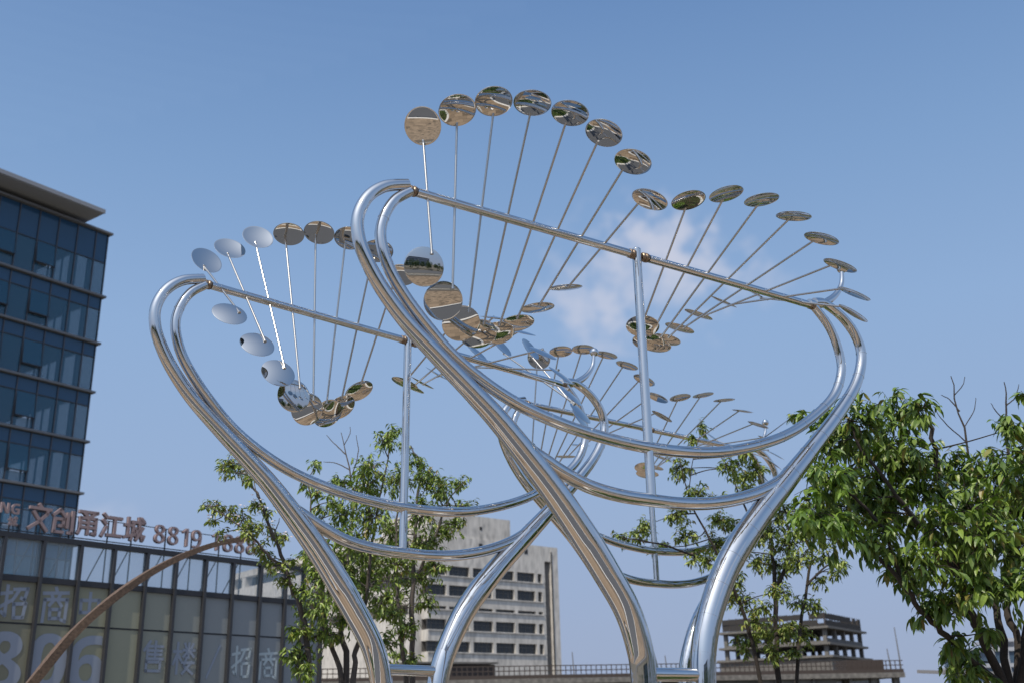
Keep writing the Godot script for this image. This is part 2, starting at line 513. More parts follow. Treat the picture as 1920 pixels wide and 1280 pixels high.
func turn_disc(rotor: Node, k: int, e: float, face: Vector3, off: Vector3) -> void:
	var idx := 2 * k + (0 if e > 0.0 else 1)
	var disc := rotor.get_node("disc" if idx == 0 else "disc_%03d" % idx) as Node3D
	var ph := deg_to_rad(10.95 * k)
	var sd := Vector3(0, cos(ph), sin(ph)) * e
	var td := Vector3(0, -sin(ph), cos(ph)) * e
	var reach: float = [0.46, 0.62, 0.715, 0.76, 0.76, 0.715, 0.63, 0.47][k]
	disc.transform = disc_at(Vector3(-1.832 + 0.2145 * k, 0, 0) + sd * reach, Vector3.RIGHT, td, sd, face, off)

func place_sculpture(o: Node3D, at: Vector3, yaw: float, scale: float, lean: float, left: float, right: float) -> void:
	o.transform = Transform3D(facing(yaw) * Basis(Vector3(0, 0, 1), lean) * Basis.from_scale(Vector3.ONE * scale), at)
	(o.get_node("rotor_axle") as Node3D).rotation.x = deg_to_rad(left)
	(o.get_node("rotor_axle_001") as Node3D).rotation.x = deg_to_rad(right)

# ---------------------------------------------------------------- trees
func leaf_mesh() -> ArrayMesh:  # one drooping pointed leaf of unit length along x, upper side +y
	var s := Shape.new()
	var st := [[0.0, 0.012, 0.0], [0.14, 0.09, 0.015], [0.36, 0.2, 0.02], [0.6, 0.185, -0.035], [0.82, 0.1, -0.12], [1.0, 0.0, -0.22]]
	for side in [-1.0, 1.0]:
		for k in st.size() - 1:
			var a: Array = st[k]
			var b: Array = st[k + 1]
			var p := [Vector3(a[0], a[2], 0), Vector3(b[0], b[2], 0), Vector3(b[0], b[2] + b[1] * 0.28, b[1] * side), Vector3(a[0], a[2] + a[1] * 0.28, a[1] * side)]
			var nn: Vector3 = (p[1] - p[0]).cross(p[3] - p[0]).normalized()
			if nn.y < 0.0:
				nn = -nn
			s.quad(p[0], p[1], p[2], p[3], nn)
	return s.mesh()

func curve_stem(pts: Array, steps := 5) -> PackedVector3Array:
	var out := PackedVector3Array()
	for i in pts.size() - 1:
		var p0: Vector3 = pts[maxi(i - 1, 0)]
		var p1: Vector3 = pts[i]
		var p2: Vector3 = pts[i + 1]
		var p3: Vector3 = pts[mini(i + 2, pts.size() - 1)]
		for k in steps:
			out.append(p1.cubic_interpolate(p2, p0, p3, float(k) / steps))
	out.append(pts[-1])
	return out

var leafm: ArrayMesh
func tree(called: String, label: String, base: Vector3, stems: Array, clumps: Array, o: Dictionary) -> Node3D:
	var t := thing(called, label, "tree", base, Basis(), "young trees in the planting beds")
	var nodes := PackedVector3Array()
	for i in stems.size():
		var st: Array = stems[i]
		var path := curve_stem(st[0])
		for k in range(1, path.size() - 1):
			path[k] += Vector3(rng.randf_range(-1, 1), rng.randf_range(-0.5, 0.5), rng.randf_range(-1, 1)) * minf(0.018, st[1] * 0.5)
		var rad := PackedFloat32Array()
		var loc := PackedVector3Array()
		for k in path.size():
			rad.append(lerpf(st[1], st[2], float(k) / (path.size() - 1)) * rng.randf_range(0.92, 1.08))
			loc.append(path[k] - base)
			if path[k].y > 1.8:
				nodes.append(path[k])
		var s := Shape.new()
		s.tube(loc, rad, 9)
		obj("trunk" if i == 0 else "branch", s, o.bark, t)
	# twigs run from the nearest stem out to each clump and fan out in it; leaves hang from the twigs
	var twigs := Shape.new()
	var leaves := []   # [transform, colour]
	var petals := []
	for ci in range(0, clumps.size(), 4):
		var c := Vector3(clumps[ci], clumps[ci + 1], clumps[ci + 2])
		var r: float = clumps[ci + 3]
		var near := nodes[0]
		var best := 1e9
		for q in nodes:
			var d := q.distance_to(c) + maxf(0.0, q.y - c.y) * 1.5
			if d < best:
				best = d
				near = q
		if near.distance_to(c) > 0.02:
			var mid := near.lerp(c, 0.5) + Vector3(rng.randf_range(-0.08, 0.08), rng.randf_range(-0.04, 0.08), rng.randf_range(-0.08, 0.08)) * near.distance_to(c)
			twigs.tube(curve_stem([near - base, mid - base, c - base], 4), PackedFloat32Array([0.009, 0.0085, 0.008, 0.007, 0.0065, 0.006, 0.005, 0.004, 0.003]), 5)
		var count: int = int(ceil(o.density * pow(r / o.leaf, 1.75)))
		var fans: int = maxi(3, int(ceil(count / 9.0)))
		for f in fans:
			var dir := Vector3(rng.randfn(), rng.randfn() * 0.8 + 0.25, rng.randfn()).normalized()
			var reach := r * rng.randf_range(0.55, 1.12)
			var tip := c + dir * reach
			var from := c + dir * reach * 0.15
			twigs.tube(PackedVector3Array([from - base, from.lerp(tip, 0.5) + Vector3(0, 0.02, 0) - base, tip - base]), PackedFloat32Array([0.004, 0.0032, 0.002]), 4)
			var each: int = int(ceil(float(count) / fans))
			for k in each:
				var tt := 1.0 - pow(rng.randf(), 1.6) * 0.85
				var p := from.lerp(tip, tt) + Vector3(rng.randfn(), rng.randfn(), rng.randfn()) * 0.012
				var az := rng.randf() * TAU
				var outw := (Vector3(cos(az), 0, sin(az)) + dir * 0.5)
				var drop: float = rng.randf_range(o.droop[0], o.droop[1])
				var x := (outw.normalized() + Vector3.DOWN * drop).normalized()
				var up := (Vector3.UP + Vector3(rng.randfn(), 0, rng.randfn()) * 0.35)
				var z := x.cross(up).normalized()
				var y := z.cross(x).normalized()
				var ln: float = o.leaf * rng.randf_range(0.45, 1.15)
				var col: Color
				var roll := rng.randf()
				var warm: float = o.warm * (1.8 if tt > 0.85 else 0.7)
				if roll < warm:
					col = Color(0.17, 0.12, 0.035).lerp(Color(0.22, 0.25, 0.045), rng.randf())
				else:
					col = (o.lo as Color).lerp(o.hi, pow(rng.randf(), 1.2)) * float(o.get("bright", 1.4))
				leaves.append([Transform3D(Basis(x, y, z).scaled_local(Vector3(ln, ln, ln * rng.randf_range(0.65, 0.95))), p - base), col])
			if o.has("blossom") and rng.randf() < o.blossom:
				for k in 5:
					var q := tip + Vector3(rng.randfn(), rng.randfn(), rng.randfn()) * 0.03
					petals.append(Transform3D(Basis.from_euler(Vector3(rng.randf() * TAU, rng.randf() * TAU, 0)).scaled(Vector3.ONE * 0.035), q - base))
	obj("twigs", twigs, o.bark, t).set_meta("kind", "stuff")
	# the leaves nearest the eye as pieces of their own where they are big enough to tell apart
	var single := 0
	if o.single > 0:
		leaves.sort_custom(func(a: Array, b: Array) -> bool: return (a[0].origin + base).distance_squared_to(Vector3(-0.5, 1.6, 0)) < (b[0].origin + base).distance_squared_to(Vector3(-0.5, 1.6, 0)))
		single = mini(o.single, leaves.size())
		for k in single:
			var cc: Color = leaves[k][1]
			var pick: int = 3 if cc.r > 0.22 else (0 if cc.g < 0.16 else (1 if cc.g < 0.22 else 2))
			piece("leaf", leafm, mats["leaf%d" % pick], t, leaves[k][0])
	for part in ([["leaves", leaves, leafm, mats.leaf]] + ([["blossoms", petals, leafm, mats.petal]] if petals.size() else [])):
		var first: int = single if part[0] == "leaves" else 0
		var mm := MultiMesh.new()
		mm.transform_format = MultiMesh.TRANSFORM_3D
		mm.use_colors = part[0] == "leaves"
		mm.mesh = part[2]
		mm.instance_count = part[1].size() - first
		for k in range(first, part[1].size()):
			if part[0] == "leaves":
				mm.set_instance_transform(k - first, part[1][k][0])
				mm.set_instance_color(k - first, part[1][k][1])
			else:
				mm.set_instance_transform(k, part[1][k])
		var mi := MultiMeshInstance3D.new()
		mi.multimesh = mm
		mi.material_override = part[3]
		mi.name = part[0]
		mi.set_meta("kind", "stuff")
		t.add_child(mi, true)
	return t

# ---------------------------------------------------------------- lettering
const STROKES := {
	"wen": [[0.42, 1.0, 0.56, 0.86], [0.02, 0.86, 0.98, 0.84], [0.84, 0.84, 0.82, 0.66, 0.5, 0.36, 0.02, 0.04], [0.18, 0.7, 0.5, 0.36, 0.86, 0.0]],
	"chuang": [[0.0, 0.72, 0.3, 0.96, 0.58, 0.7], [0.08, 0.58, 0.5, 0.58, 0.5, 0.3, 0.3, 0.3], [0.08, 0.58, 0.06, 0.04, 0.5, 0.04], [0.7, 0.84, 0.7, 0.26], [0.95, 0.92, 0.95, 0.04, 0.78, 0.04]],
	"yong": [[0.06, 0.97, 0.95, 0.97, 0.62, 0.78], [0.28, 0.92, 0.48, 0.76], [0.04, 0.02, 0.12, 0.2, 0.12, 0.7, 0.9, 0.7, 0.9, 0.03, 0.74, 0.05], [0.12, 0.5, 0.9, 0.5], [0.12, 0.3, 0.9, 0.3], [0.51, 0.7, 0.51, 0.02]],
	"jiang": [[0.06, 0.98, 0.22, 0.84], [0.02, 0.7, 0.18, 0.56], [0.0, 0.02, 0.2, 0.42], [0.34, 0.86, 0.98, 0.86], [0.65, 0.86, 0.65, 0.08], [0.28, 0.08, 1.0, 0.08]],
	"cheng": [[0.0, 0.64, 0.32, 0.64], [0.16, 0.96, 0.16, 0.12], [0.0, 0.1, 0.34, 0.2], [0.36, 0.8, 1.0, 0.8], [0.42, 0.8, 0.42, 0.3, 0.32, 0.0], [0.42, 0.52, 0.62, 0.52, 0.6, 0.18, 0.52, 0.22], [0.7, 1.0, 0.76, 0.4, 0.93, 0.02, 1.0, 0.2], [0.92, 0.56, 0.6, 0.02], [0.82, 0.98, 0.94, 0.88]],
	"zhao": [[0.0, 0.74, 0.38, 0.8], [0.22, 1.0, 0.22, 0.08, 0.08, 0.18], [0.0, 0.32, 0.38, 0.54], [0.46, 0.9, 0.94, 0.94, 0.86, 0.6, 0.74, 0.64], [0.66, 0.92, 0.42, 0.54], [0.5, 0.44, 0.92, 0.48, 0.86, 0.04, 0.54, 0.02, 0.5, 0.44]],
	"shang": [[0.48, 1.0, 0.54, 0.88], [0.04, 0.82, 0.96, 0.88], [0.34, 0.8, 0.4, 0.68], [0.66, 0.82, 0.6, 0.7], [0.08, 0.0, 0.1, 0.64, 0.94, 0.68, 0.92, 0.04, 0.78, 0.08], [0.42, 0.62, 0.28, 0.48], [0.6, 0.62, 0.74, 0.48], [0.32, 0.36, 0.7, 0.38, 0.68, 0.12, 0.34, 0.1, 0.32, 0.36]],
	"zhong": [[0.1, 0.74, 0.12, 0.34, 0.88, 0.38, 0.92, 0.78, 0.1, 0.74], [0.5, 1.0, 0.5, 0.0]],
	"shou": [[0.32, 1.0, 0.04, 0.7], [0.2, 0.84, 0.2, 0.42], [0.2, 0.84, 0.95, 0.84], [0.2, 0.7, 0.9, 0.7], [0.2, 0.57, 0.9, 0.57], [0.2, 0.43, 0.98, 0.43], [0.58, 1.0, 0.58, 0.43], [0.18, 0.32, 0.86, 0.32, 0.86, 0.03, 0.18, 0.03, 0.18, 0.32]],
	"lou": [[0.0, 0.72, 0.38, 0.72], [0.19, 1.0, 0.19, 0.0], [0.19, 0.68, 0.0, 0.3], [0.19, 0.66, 0.36, 0.44], [0.45, 0.77, 1.0, 0.77], [0.72, 1.0, 0.72, 0.52], [0.52, 0.98, 0.6, 0.84], [0.92, 0.98, 0.84, 0.84], [0.72, 0.77, 0.47, 0.55], [0.72, 0.77, 0.98, 0.56], [0.62, 0.52, 0.52, 0.24, 0.96, 0.0], [0.88, 0.38, 0.46, 0.0], [0.4, 0.36, 1.0, 0.36]],
}

func glyph(key: String, origin: Vector3, w: float, h: float, thick: float, depth: float) -> Shape:  # strokes in the x-y plane
	var s := Shape.new()
	var i := 0
	for st in STROKES[key]:
		var lift := 0.0015 * i
		i += 1
		for k in range(0, st.size() - 2, 2):
			var a := origin + Vector3(st[k] * w, st[k + 1] * h, lift)
			var b := origin + Vector3(st[k + 2] * w, st[k + 3] * h, lift)
			var d := (b - a).normalized() * thick * 0.4
			s.bar(a - d, b + d, depth, thick, Vector3(0, 0, 1).cross(b - a).normalized())
	return s

func text_mesh(text: String, size: float, depth: float, bold := false) -> TextMesh:
	var f := SystemFont.new()
	f.font_names = PackedStringArray(["Droid Sans"])
	if bold:
		f.font_weight = 700
	var m := TextMesh.new()
	m.text = text
	m.font = f
	m.font_size = 64
	m.pixel_size = size / 46.0     # size is the height of a figure
	m.depth = depth
	m.curve_step = 2.0
	return m

# ---------------------------------------------------------------- buildings
func pavilion() -> void:
	var yaw := 0.668
	var at := Vector3(-12.64, 0, -26.07)
	var t := thing("glass_pavilion", "low glass pavilion with dark mullions and large pale lettering on its panes", "building", at, facing(yaw))
	var x0 := -4.1
	var x1 := 10.4
	var s := Shape.new()
	s.box(Vector3((x0 + x1) / 2, 6.2, 0), Vector3(x1 - x0 + 0.1, 0.13, 0.22))
	obj("top_beam", s, mats.beam, t)
	s = Shape.new()
	s.box(Vector3((x0 + x1) / 2, 5.18, -0.02), Vector3(x1 - x0, 0.14, 0.14))
	obj("transom_beam", s, mats.beam, t)
	var xs := [-4.1, -3.05, -2.0, -0.95, 0.11, 1.12, 2.14, 3.1, 4.09, 5.02, 6.0, 6.96, 7.97, 8.92, 9.65, 10.4]
	var fin := Shape.new()
	fin.box(Vector3(0, 3.067, 0.02), Vector3(0.075, 6.134, 0.18))
	var fm := fin.mesh()
	for x in xs:
		piece("mullion", fm, mats.alu, t, Transform3D(Basis(), Vector3(x, 0, 0.0)))
	for k in xs.size() - 1:
		var wd: float = xs[k + 1] - xs[k] - 0.079
		var cx: float = (xs[k + 1] + xs[k]) / 2
		s = Shape.new()
		s.box(Vector3(cx, 5.692, -0.02), Vector3(wd, 0.88, 0.02))
		obj("clear_pane", s, mats.clear_glass, t)
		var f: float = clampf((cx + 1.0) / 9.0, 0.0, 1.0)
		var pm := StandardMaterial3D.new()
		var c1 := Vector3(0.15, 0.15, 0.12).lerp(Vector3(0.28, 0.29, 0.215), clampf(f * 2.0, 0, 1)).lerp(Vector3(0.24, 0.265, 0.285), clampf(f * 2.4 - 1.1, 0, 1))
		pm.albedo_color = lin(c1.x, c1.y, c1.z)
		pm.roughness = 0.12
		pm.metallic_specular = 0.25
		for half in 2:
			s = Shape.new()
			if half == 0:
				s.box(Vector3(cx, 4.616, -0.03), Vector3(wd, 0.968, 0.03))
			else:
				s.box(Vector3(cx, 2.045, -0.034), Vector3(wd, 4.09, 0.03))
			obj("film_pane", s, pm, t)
	s = Shape.new()
	s.box(Vector3((x0 + x1) / 2, 4.111, -0.012), Vector3(x1 - x0, 0.022, 0.012))
	obj("joint_line", s, mats.beam, t)
	s = Shape.new()
	s.box(Vector3((x0 + x1) / 2, 2.5, -4.1), Vector3(x1 - x0 - 0.1, 5.0, 8.0))
	obj("wall", s, mats.core, t)
	# lettering stuck on the panes
	var z := -0.012
	for g in [["zhao", 0.22, 4.22, 0.7, 0.76], ["shang", 1.28, 4.18, 0.7, 0.84], ["zhong", 2.26, 4.2, 0.62, 0.76]]:
		obj("lettering", glyph(g[0], Vector3(g[1], g[2], z), g[3], g[4], 0.085, 0.006), mats.vinyl, t)
	for g in [["shou", 4.26, 3.05, 0.62, 0.78], ["lou", 5.2, 3.02, 0.66, 0.8]]:
		obj("lettering", glyph(g[0], Vector3(g[1], g[2], z), g[3], g[4], 0.075, 0.006), mats.vinyl, t)
	for g in [["zhao", 7.16, 2.95, 0.66, 0.84], ["shang", 8.1, 2.92, 0.7, 0.84]]:
		obj("lettering", glyph(g[0], Vector3(g[1], g[2], z), g[3], g[4], 0.075, 0.006), mats.vinyl_bright, t)
	s = Shape.new()
	s.bar(Vector3(6.3, 2.9, z), Vector3(6.72, 3.82, z), 0.006, 0.06, Vector3(-0.9, 0.42, 0))
	obj("lettering", s, mats.vinyl, t)
	var k := 0
	for d in ["8", "0", "6"]:
		inst("number", text_mesh(d, 1.3, 0.006, true), mats.vinyl, t, Transform3D(Basis().scaled(Vector3(1.1, 1, 1)), Vector3([0.5, 1.62, 2.62][k], 3.2, z)))
		k += 1
	# the sign that stands on the roof edge
	var sg := thing("rooftop_sign", "brown channel letters and digits on a thin frame along the pavilion roof", "sign", at, facing(yaw))
	k = 0
	for g in [["wen", 0.72, 6.42, 0.56, 0.64], ["chuang", 1.36, 6.41, 0.55, 0.62], ["yong", 2.04, 6.46, 0.56, 0.6], ["jiang", 2.74, 6.47, 0.56, 0.6], ["cheng", 3.42, 6.47, 0.58, 0.6]]:
		var l := obj("letter", glyph(g[0], Vector3(g[1], g[2], -0.1), g[3], g[4], 0.075, 0.07), mats.sign, sg)
		obj("return", glyph(g[0], Vector3(g[1] + 0.004, g[2] - 0.004, -0.145), g[3], g[4], 0.09, 0.03), mats.sign_side, l)
	k = 0
	for d in ["8", "8", "1", "9", "1", "8", "8", "8"]:
		var p := Vector3([4.5, 4.94, 5.36, 5.72, 6.4, 6.82, 7.24, 7.66][k], 6.71, -0.1)
		var l := inst("digit", text_mesh(d, 0.5, 0.07), mats.sign, sg, Transform3D(Basis(), p))
		inst("return", text_mesh(d, 0.52, 0.03), mats.sign_side, l, Transform3D(Basis(), Vector3(0, 0, -0.055)))
		k += 1
	inst("letter", text_mesh("NG", 0.26, 0.06, true), mats.sign, sg, Transform3D(Basis(), Vector3(0.2, 6.86, -0.1)))
	obj("letter", glyph("cheng", Vector3(0.2, 6.45, -0.1), 0.22, 0.22, 0.03, 0.05), mats.sign, sg)
	s = Shape.new()
	s.box(Vector3(4.2, 6.36, -0.2), Vector3(8.4, 0.025, 0.025))
	s.box(Vector3(4.2, 6.9, -0.19), Vector3(7.6, 0.02, 0.02))
	obj("frame_rail", s, mats.beam, sg)
	for x in [0.3, 1.0, 1.9, 3.0, 3.72, 4.78, 5.64, 6.6, 7.4]:
		s = Shape.new()
		s.box(Vector3(x, 5.9, -0.235), Vector3(0.03, 2.0, 0.03))
		s.bar(Vector3(x, 6.3, -0.25), Vector3(x - 0.1, 5.1, -1.1), 0.025, 0.025)
		obj("post", s, mats.beam, sg)

func tower() -> void:
	var yaw := 0.632
	var at := Vector3(-33.22, 0, -80.0)
	var t := thing("office_tower", "dark blue glass office tower with grey floor ledges and an overhanging roof slab", "building", at, facing(yaw))
	# local x runs to the right along the facade up to the corner at 0; local z comes out of it
	var wide := 26.0
	var deep := 16.0
	var levels := [40.26, 34.66, 30.68, 26.66, 22.66, 18.63, 14.7, 10.7, 6.7, 0.3]
	var xs := [0.0]
	for k in 16:
		xs.append(-1.12 - 1.632 * k)
	for i in levels.size() - 1:
		var hi: float = levels[i]
		var lo: float = levels[i + 1]
		var s := Shape.new()
		s.box(Vector3(-wide / 2 + 0.12, hi, -deep / 2 + 0.1), Vector3(wide + 0.24, 0.16, deep + 0.5))
		obj("floor_ledge", s, mats.slab, t)
		if i < 7:
			var cut := hi - (2.65 if i == 0 else 1.15)
			for k in xs.size() - 1:
				var a: float = xs[k + 1]
				var b: float = xs[k]
				var w := b - a - 0.08
				s = Shape.new()
				s.box(Vector3((a + b) / 2, (hi - 0.1 + cut) / 2, 0.0), Vector3(w, hi - 0.1 - cut - 0.07, 0.04))
				obj("spandrel_pane", s, mats.spandrel, t)
				var sash := (k == 3 or k == 5 or k == 8)
				var low := lo + 0.1
				var split := low + (0.95 if i == 0 else 0.78)
				if sash:
					s = Shape.new()
					s.box(Vector3((a + b) / 2, (low + split) / 2, 0.0), Vector3(w, split - low - 0.05, 0.03))
					obj("vision_pane", s, mats.tower_glass, t)
					var bb := Basis(Vector3.RIGHT, -0.1)
					s = Shape.new()
					s.box(Vector3((a + b) / 2, (cut + split) / 2, 0.14), Vector3(w + 0.02, cut - split - 0.1, 0.03), bb)
					var win := obj("opening_window", s, mats.tower_glass, t)
					s = Shape.new()
					s.box(Vector3((a + b) / 2, split + 0.04, 0.29), Vector3(w + 0.1, 0.08, 0.08), bb)
					for e in [a + 0.05, b - 0.05]:
						s.box(Vector3(e, (cut + split) / 2, 0.14), Vector3(0.05, cut - split - 0.1, 0.07), bb)
					obj("sash_frame", s, mats.beam, win)
				else:
					s = Shape.new()
					s.box(Vector3((a + b) / 2, (cut + low) / 2, 0.0), Vector3(w, cut - low - 0.07, 0.04))
					obj("vision_pane", s, mats.tower_glass, t)
			s = Shape.new()
			s.box(Vector3(-wide / 2, cut, 0.02), Vector3(wide, 0.08, 0.1))
			obj("transom", s, mats.alu, t)
			for k in xs.size() - 1:
				s = Shape.new()
				s.box(Vector3(xs[k] if k > 0 else -0.05, (hi - 0.1 + lo + 0.1) / 2, 0.03), Vector3(0.075, hi - lo - 0.2, 0.16))
				obj("mullion", s, mats.alu_light if k > 0 else mats.alu, t)
			# the other glass side, seen through the corner
			for k in 7:
				var za := -0.05 - k * 2.2
				s = Shape.new()
				s.box(Vector3(0.0, (hi - 0.1 + lo + 0.1) / 2, za - 1.1), Vector3(0.04, hi - lo - 0.2, 2.1))
				obj("side_pane", s, mats.clear_glass, t)
				s = Shape.new()
				s.box(Vector3(0.0, (hi - 0.1 + lo + 0.1) / 2, za - 2.2), Vector3(0.14, hi - lo - 0.2, 0.09))
				obj("mullion", s, mats.alu, t)
			# what stands inside the floor
			s = Shape.new()
			s.box(Vector3(-wide / 2 - 4.0, (hi + lo) / 2, -9.0), Vector3(wide - 8.0, hi - lo - 0.3, 3.0))
			obj("core_wall", s, mats.core, t)
			s = Shape.new()
			for q in [-0.9, -3.6, -6.4, -9.4]:
				s.box(Vector3(-0.9, (hi + lo) / 2, q), Vector3(0.28, hi - lo - 0.3, 0.28))
			obj("column", s, mats.interior, t)
	var b := Shape.new()
	b.box(Vector3(-wide / 2, 7.0, -deep / 2 - 0.4), Vector3(wide - 1.2, 13.6, deep - 1.5))
	obj("lower_floors", b, mats.core, t)
	b = Shape.new()
	b.box(Vector3(-wide / 2 - 2.5, 40.55, -deep / 2 - 1.0), Vector3(wide - 5.0, 0.42, deep - 3.0))
	obj("plant_room", b, mats.core, t)
	b = Shape.new()
	b.box(Vector3(-14.9, 40.92, -3.9), Vector3(26.0, 0.3, 11.8))
	obj("roof_slab", b, mats.soffit, t)
	b = Shape.new()
	b.box(Vector3(-14.88, 41.0, 2.05), Vector3(26.2, 0.34, 0.16))
	obj("roof_fascia", b, mats.soffit, t)

func window_wall(parent: Node3D, along: float, y0: float, y1: float, cols: Array, z: float, muntins: int) -> void:
	for c in cols:
		var w: float = c[1] - c[0]
		var cx: float = (c[0] + c[1]) / 2
		var s := Shape.new()
		s.box(Vector3(cx, (y0 + y1) / 2, z - 0.55), Vector3(w, y1 - y0, 0.06))
		var win := obj("window", s, mats.broken_glass, parent)
		s = Shape.new()
		for k in muntins + 1:
			s.box(Vector3(c[0] + 0.04 + (w - 0.08) * k / maxf(1.0, muntins), (y0 + y1) / 2, z - 0.5), Vector3(0.07, y1 - y0, 0.05))
		s.box(Vector3(cx, y0 + (y1 - y0) * 0.62, z - 0.497), Vector3(w, 0.06, 0.05))
		obj("frame", s, mats.concrete_dark, win)

func concrete_block() -> void:
	var yaw := 0.863
	var t := thing("concrete_factory", "derelict stained concrete block with rows of broken windows behind the trees", "building", Vector3(-16.52, 0, -200.0), facing(yaw))
	var cols := [[-0.0, 4.2], [4.8, 9.7], [10.5, 15.3], [16.0, 20.8], [21.6, 26.3], [27.0, 28.2]]
	var rows := [[29.4, 27.6], [25.85, 23.9], [21.95, 21.4], [19.6, 17.7], [15.7, 13.8]]
	var top := 35.0
	var s := Shape.new()
	s.box(Vector3(14.5, (top + 29.4) / 2, -1.0), Vector3(29.0, top - 29.4, 2.0))
	for k in rows.size():
		var lo: float = rows[k][1]
		var nx: float = rows[k + 1][0] if k + 1 < rows.size() else 0.0
		s.box(Vector3(14.5, (lo + nx) / 2, -1.0), Vector3(29.0, lo - nx, 2.0))
		var edges := [0.0]
		for c in cols:
			edges.append(c[0])
			edges.append(c[1])
		edges.append(29.0)
		for e in range(0, edges.size(), 2):
			var w: float = edges[e + 1] - edges[e]
			if w > 0.05:
				s.box(Vector3((edges[e] + edges[e + 1]) / 2, (rows[k][0] + lo) / 2, -0.95), Vector3(w, rows[k][0] - lo, 2.0))
	obj("wall", s, mats.concrete, t)
	for r in rows:
		window_wall(t, 0.0, r[1], r[0], cols, 0.0, 4 if r[0] - r[1] > 1.0 else 2)
	for r in rows:
		s = Shape.new()
		s.box(Vector3(14.2, r[1] - 0.1, 0.06), Vector3(28.4, 0.2, 0.3))
		obj("sill", s, mats.concrete, t)
	s = Shape.new()
	s.box(Vector3(29.9, 16.0, -1.6), Vector3(1.8, 32.0, 2.0))
	obj("stair_strip", s, mats.concrete_dark, t)
	s = Shape.new()
	s.box(Vector3(29.9, (32 + top) / 2, -1.05), Vector3(1.8, top - 32, 2.0))
	s.box(Vector3(31.75, top / 2, -1.0), Vector3(1.9, top, 2.0))
	obj("end_wall", s, mats.concrete, t)
	for y in [28.5, 24.9, 18.6, 14.7]:
		s = Shape.new()
		s.box(Vector3(29.35, y, -0.57), Vector3(0.6, 1.9, 0.1))
		obj("window", s, mats.void, t)
	s = Shape.new()
	s.box(Vector3(30.9, 22.0, 0.05), Vector3(0.2, 24.0, 0.2))
	obj("drain_pipe", s, mats.void, t)
	s = Shape.new()
	s.box(Vector3(16.3, (top - 0.5) / 2, -21.0), Vector3(32.6, top - 0.5, 38.0))
	obj("inner_block", s, mats.concrete_dark, t)
	s = Shape.new()
	s.box(Vector3(10.15, 37.2, -8.0), Vector3(20.3, 4.6, 15.5))
	var rb := obj("roof_block", s, mats.concrete, t)
	for q in [[12.5, 33.7, 0.9], [24.1, 33.6, 0.9], [12.8, 37.2, 0.6]]:
		s = Shape.new()
		s.box(Vector3(q[0], q[1], 0.0 if q[1] < 35.0 else -0.25), Vector3(q[2], q[2] * 1.1, 0.12))
		obj("vent_hole", s, mats.void, t)
	# the long side that runs off to the left, with two deep window bands
	s = Shape.new()
	var bands := [[34.6, 32.2], [28.5, 25.8], [22.5, 20.5]]
	s.box(Vector3(-0.9, (36.0 + 34.6) / 2, -40.0), Vector3(1.8, 1.4, 76.0))
	s.box(Vector3(-0.9, (32.2 + 28.5) / 2, -40.0), Vector3(1.8, 3.7, 76.0))
	s.box(Vector3(-0.9, (25.8 + 22.5) / 2, -40.0), Vector3(1.8, 3.3, 76.0))
	s.box(Vector3(-0.9, 20.5 / 2, -40.0), Vector3(1.8, 20.5, 76.0))
	for bnd in bands:
		for q in [-3.0, -18.0, -33.0, -50.6, -71.0, -77.4]:
			s.box(Vector3(-0.85, (bnd[0] + bnd[1]) / 2, q), Vector3(1.8, bnd[0] - bnd[1], 1.6))
	obj("side_wall", s, mats.concrete, t)
	s = Shape.new()
	s.box(Vector3(0.5, 18.0, -40.0), Vector3(0.4, 35.0, 75.5))
	obj("side_window_band", s, mats.broken_glass, t)
	var sh := thing("brick_shed", "low dark brick shed with a sagging roof at the foot of the concrete block", "shed", Vector3(-13.0, 0, -150.0), facing(yaw))
	s = Shape.new()
	s.box(Vector3(5.0, 4.6, -3.0), Vector3(15.0, 9.2, 6.0))
	obj("wall", s, mats.rust, sh)
	s = Shape.new()
	s.box(Vector3(5.0, 9.33, -3.0), Vector3(15.6, 0.25, 6.8), Basis(Vector3(0, 0, 1), 0.012))
	obj("roof", s, mats.concrete_dark, sh)

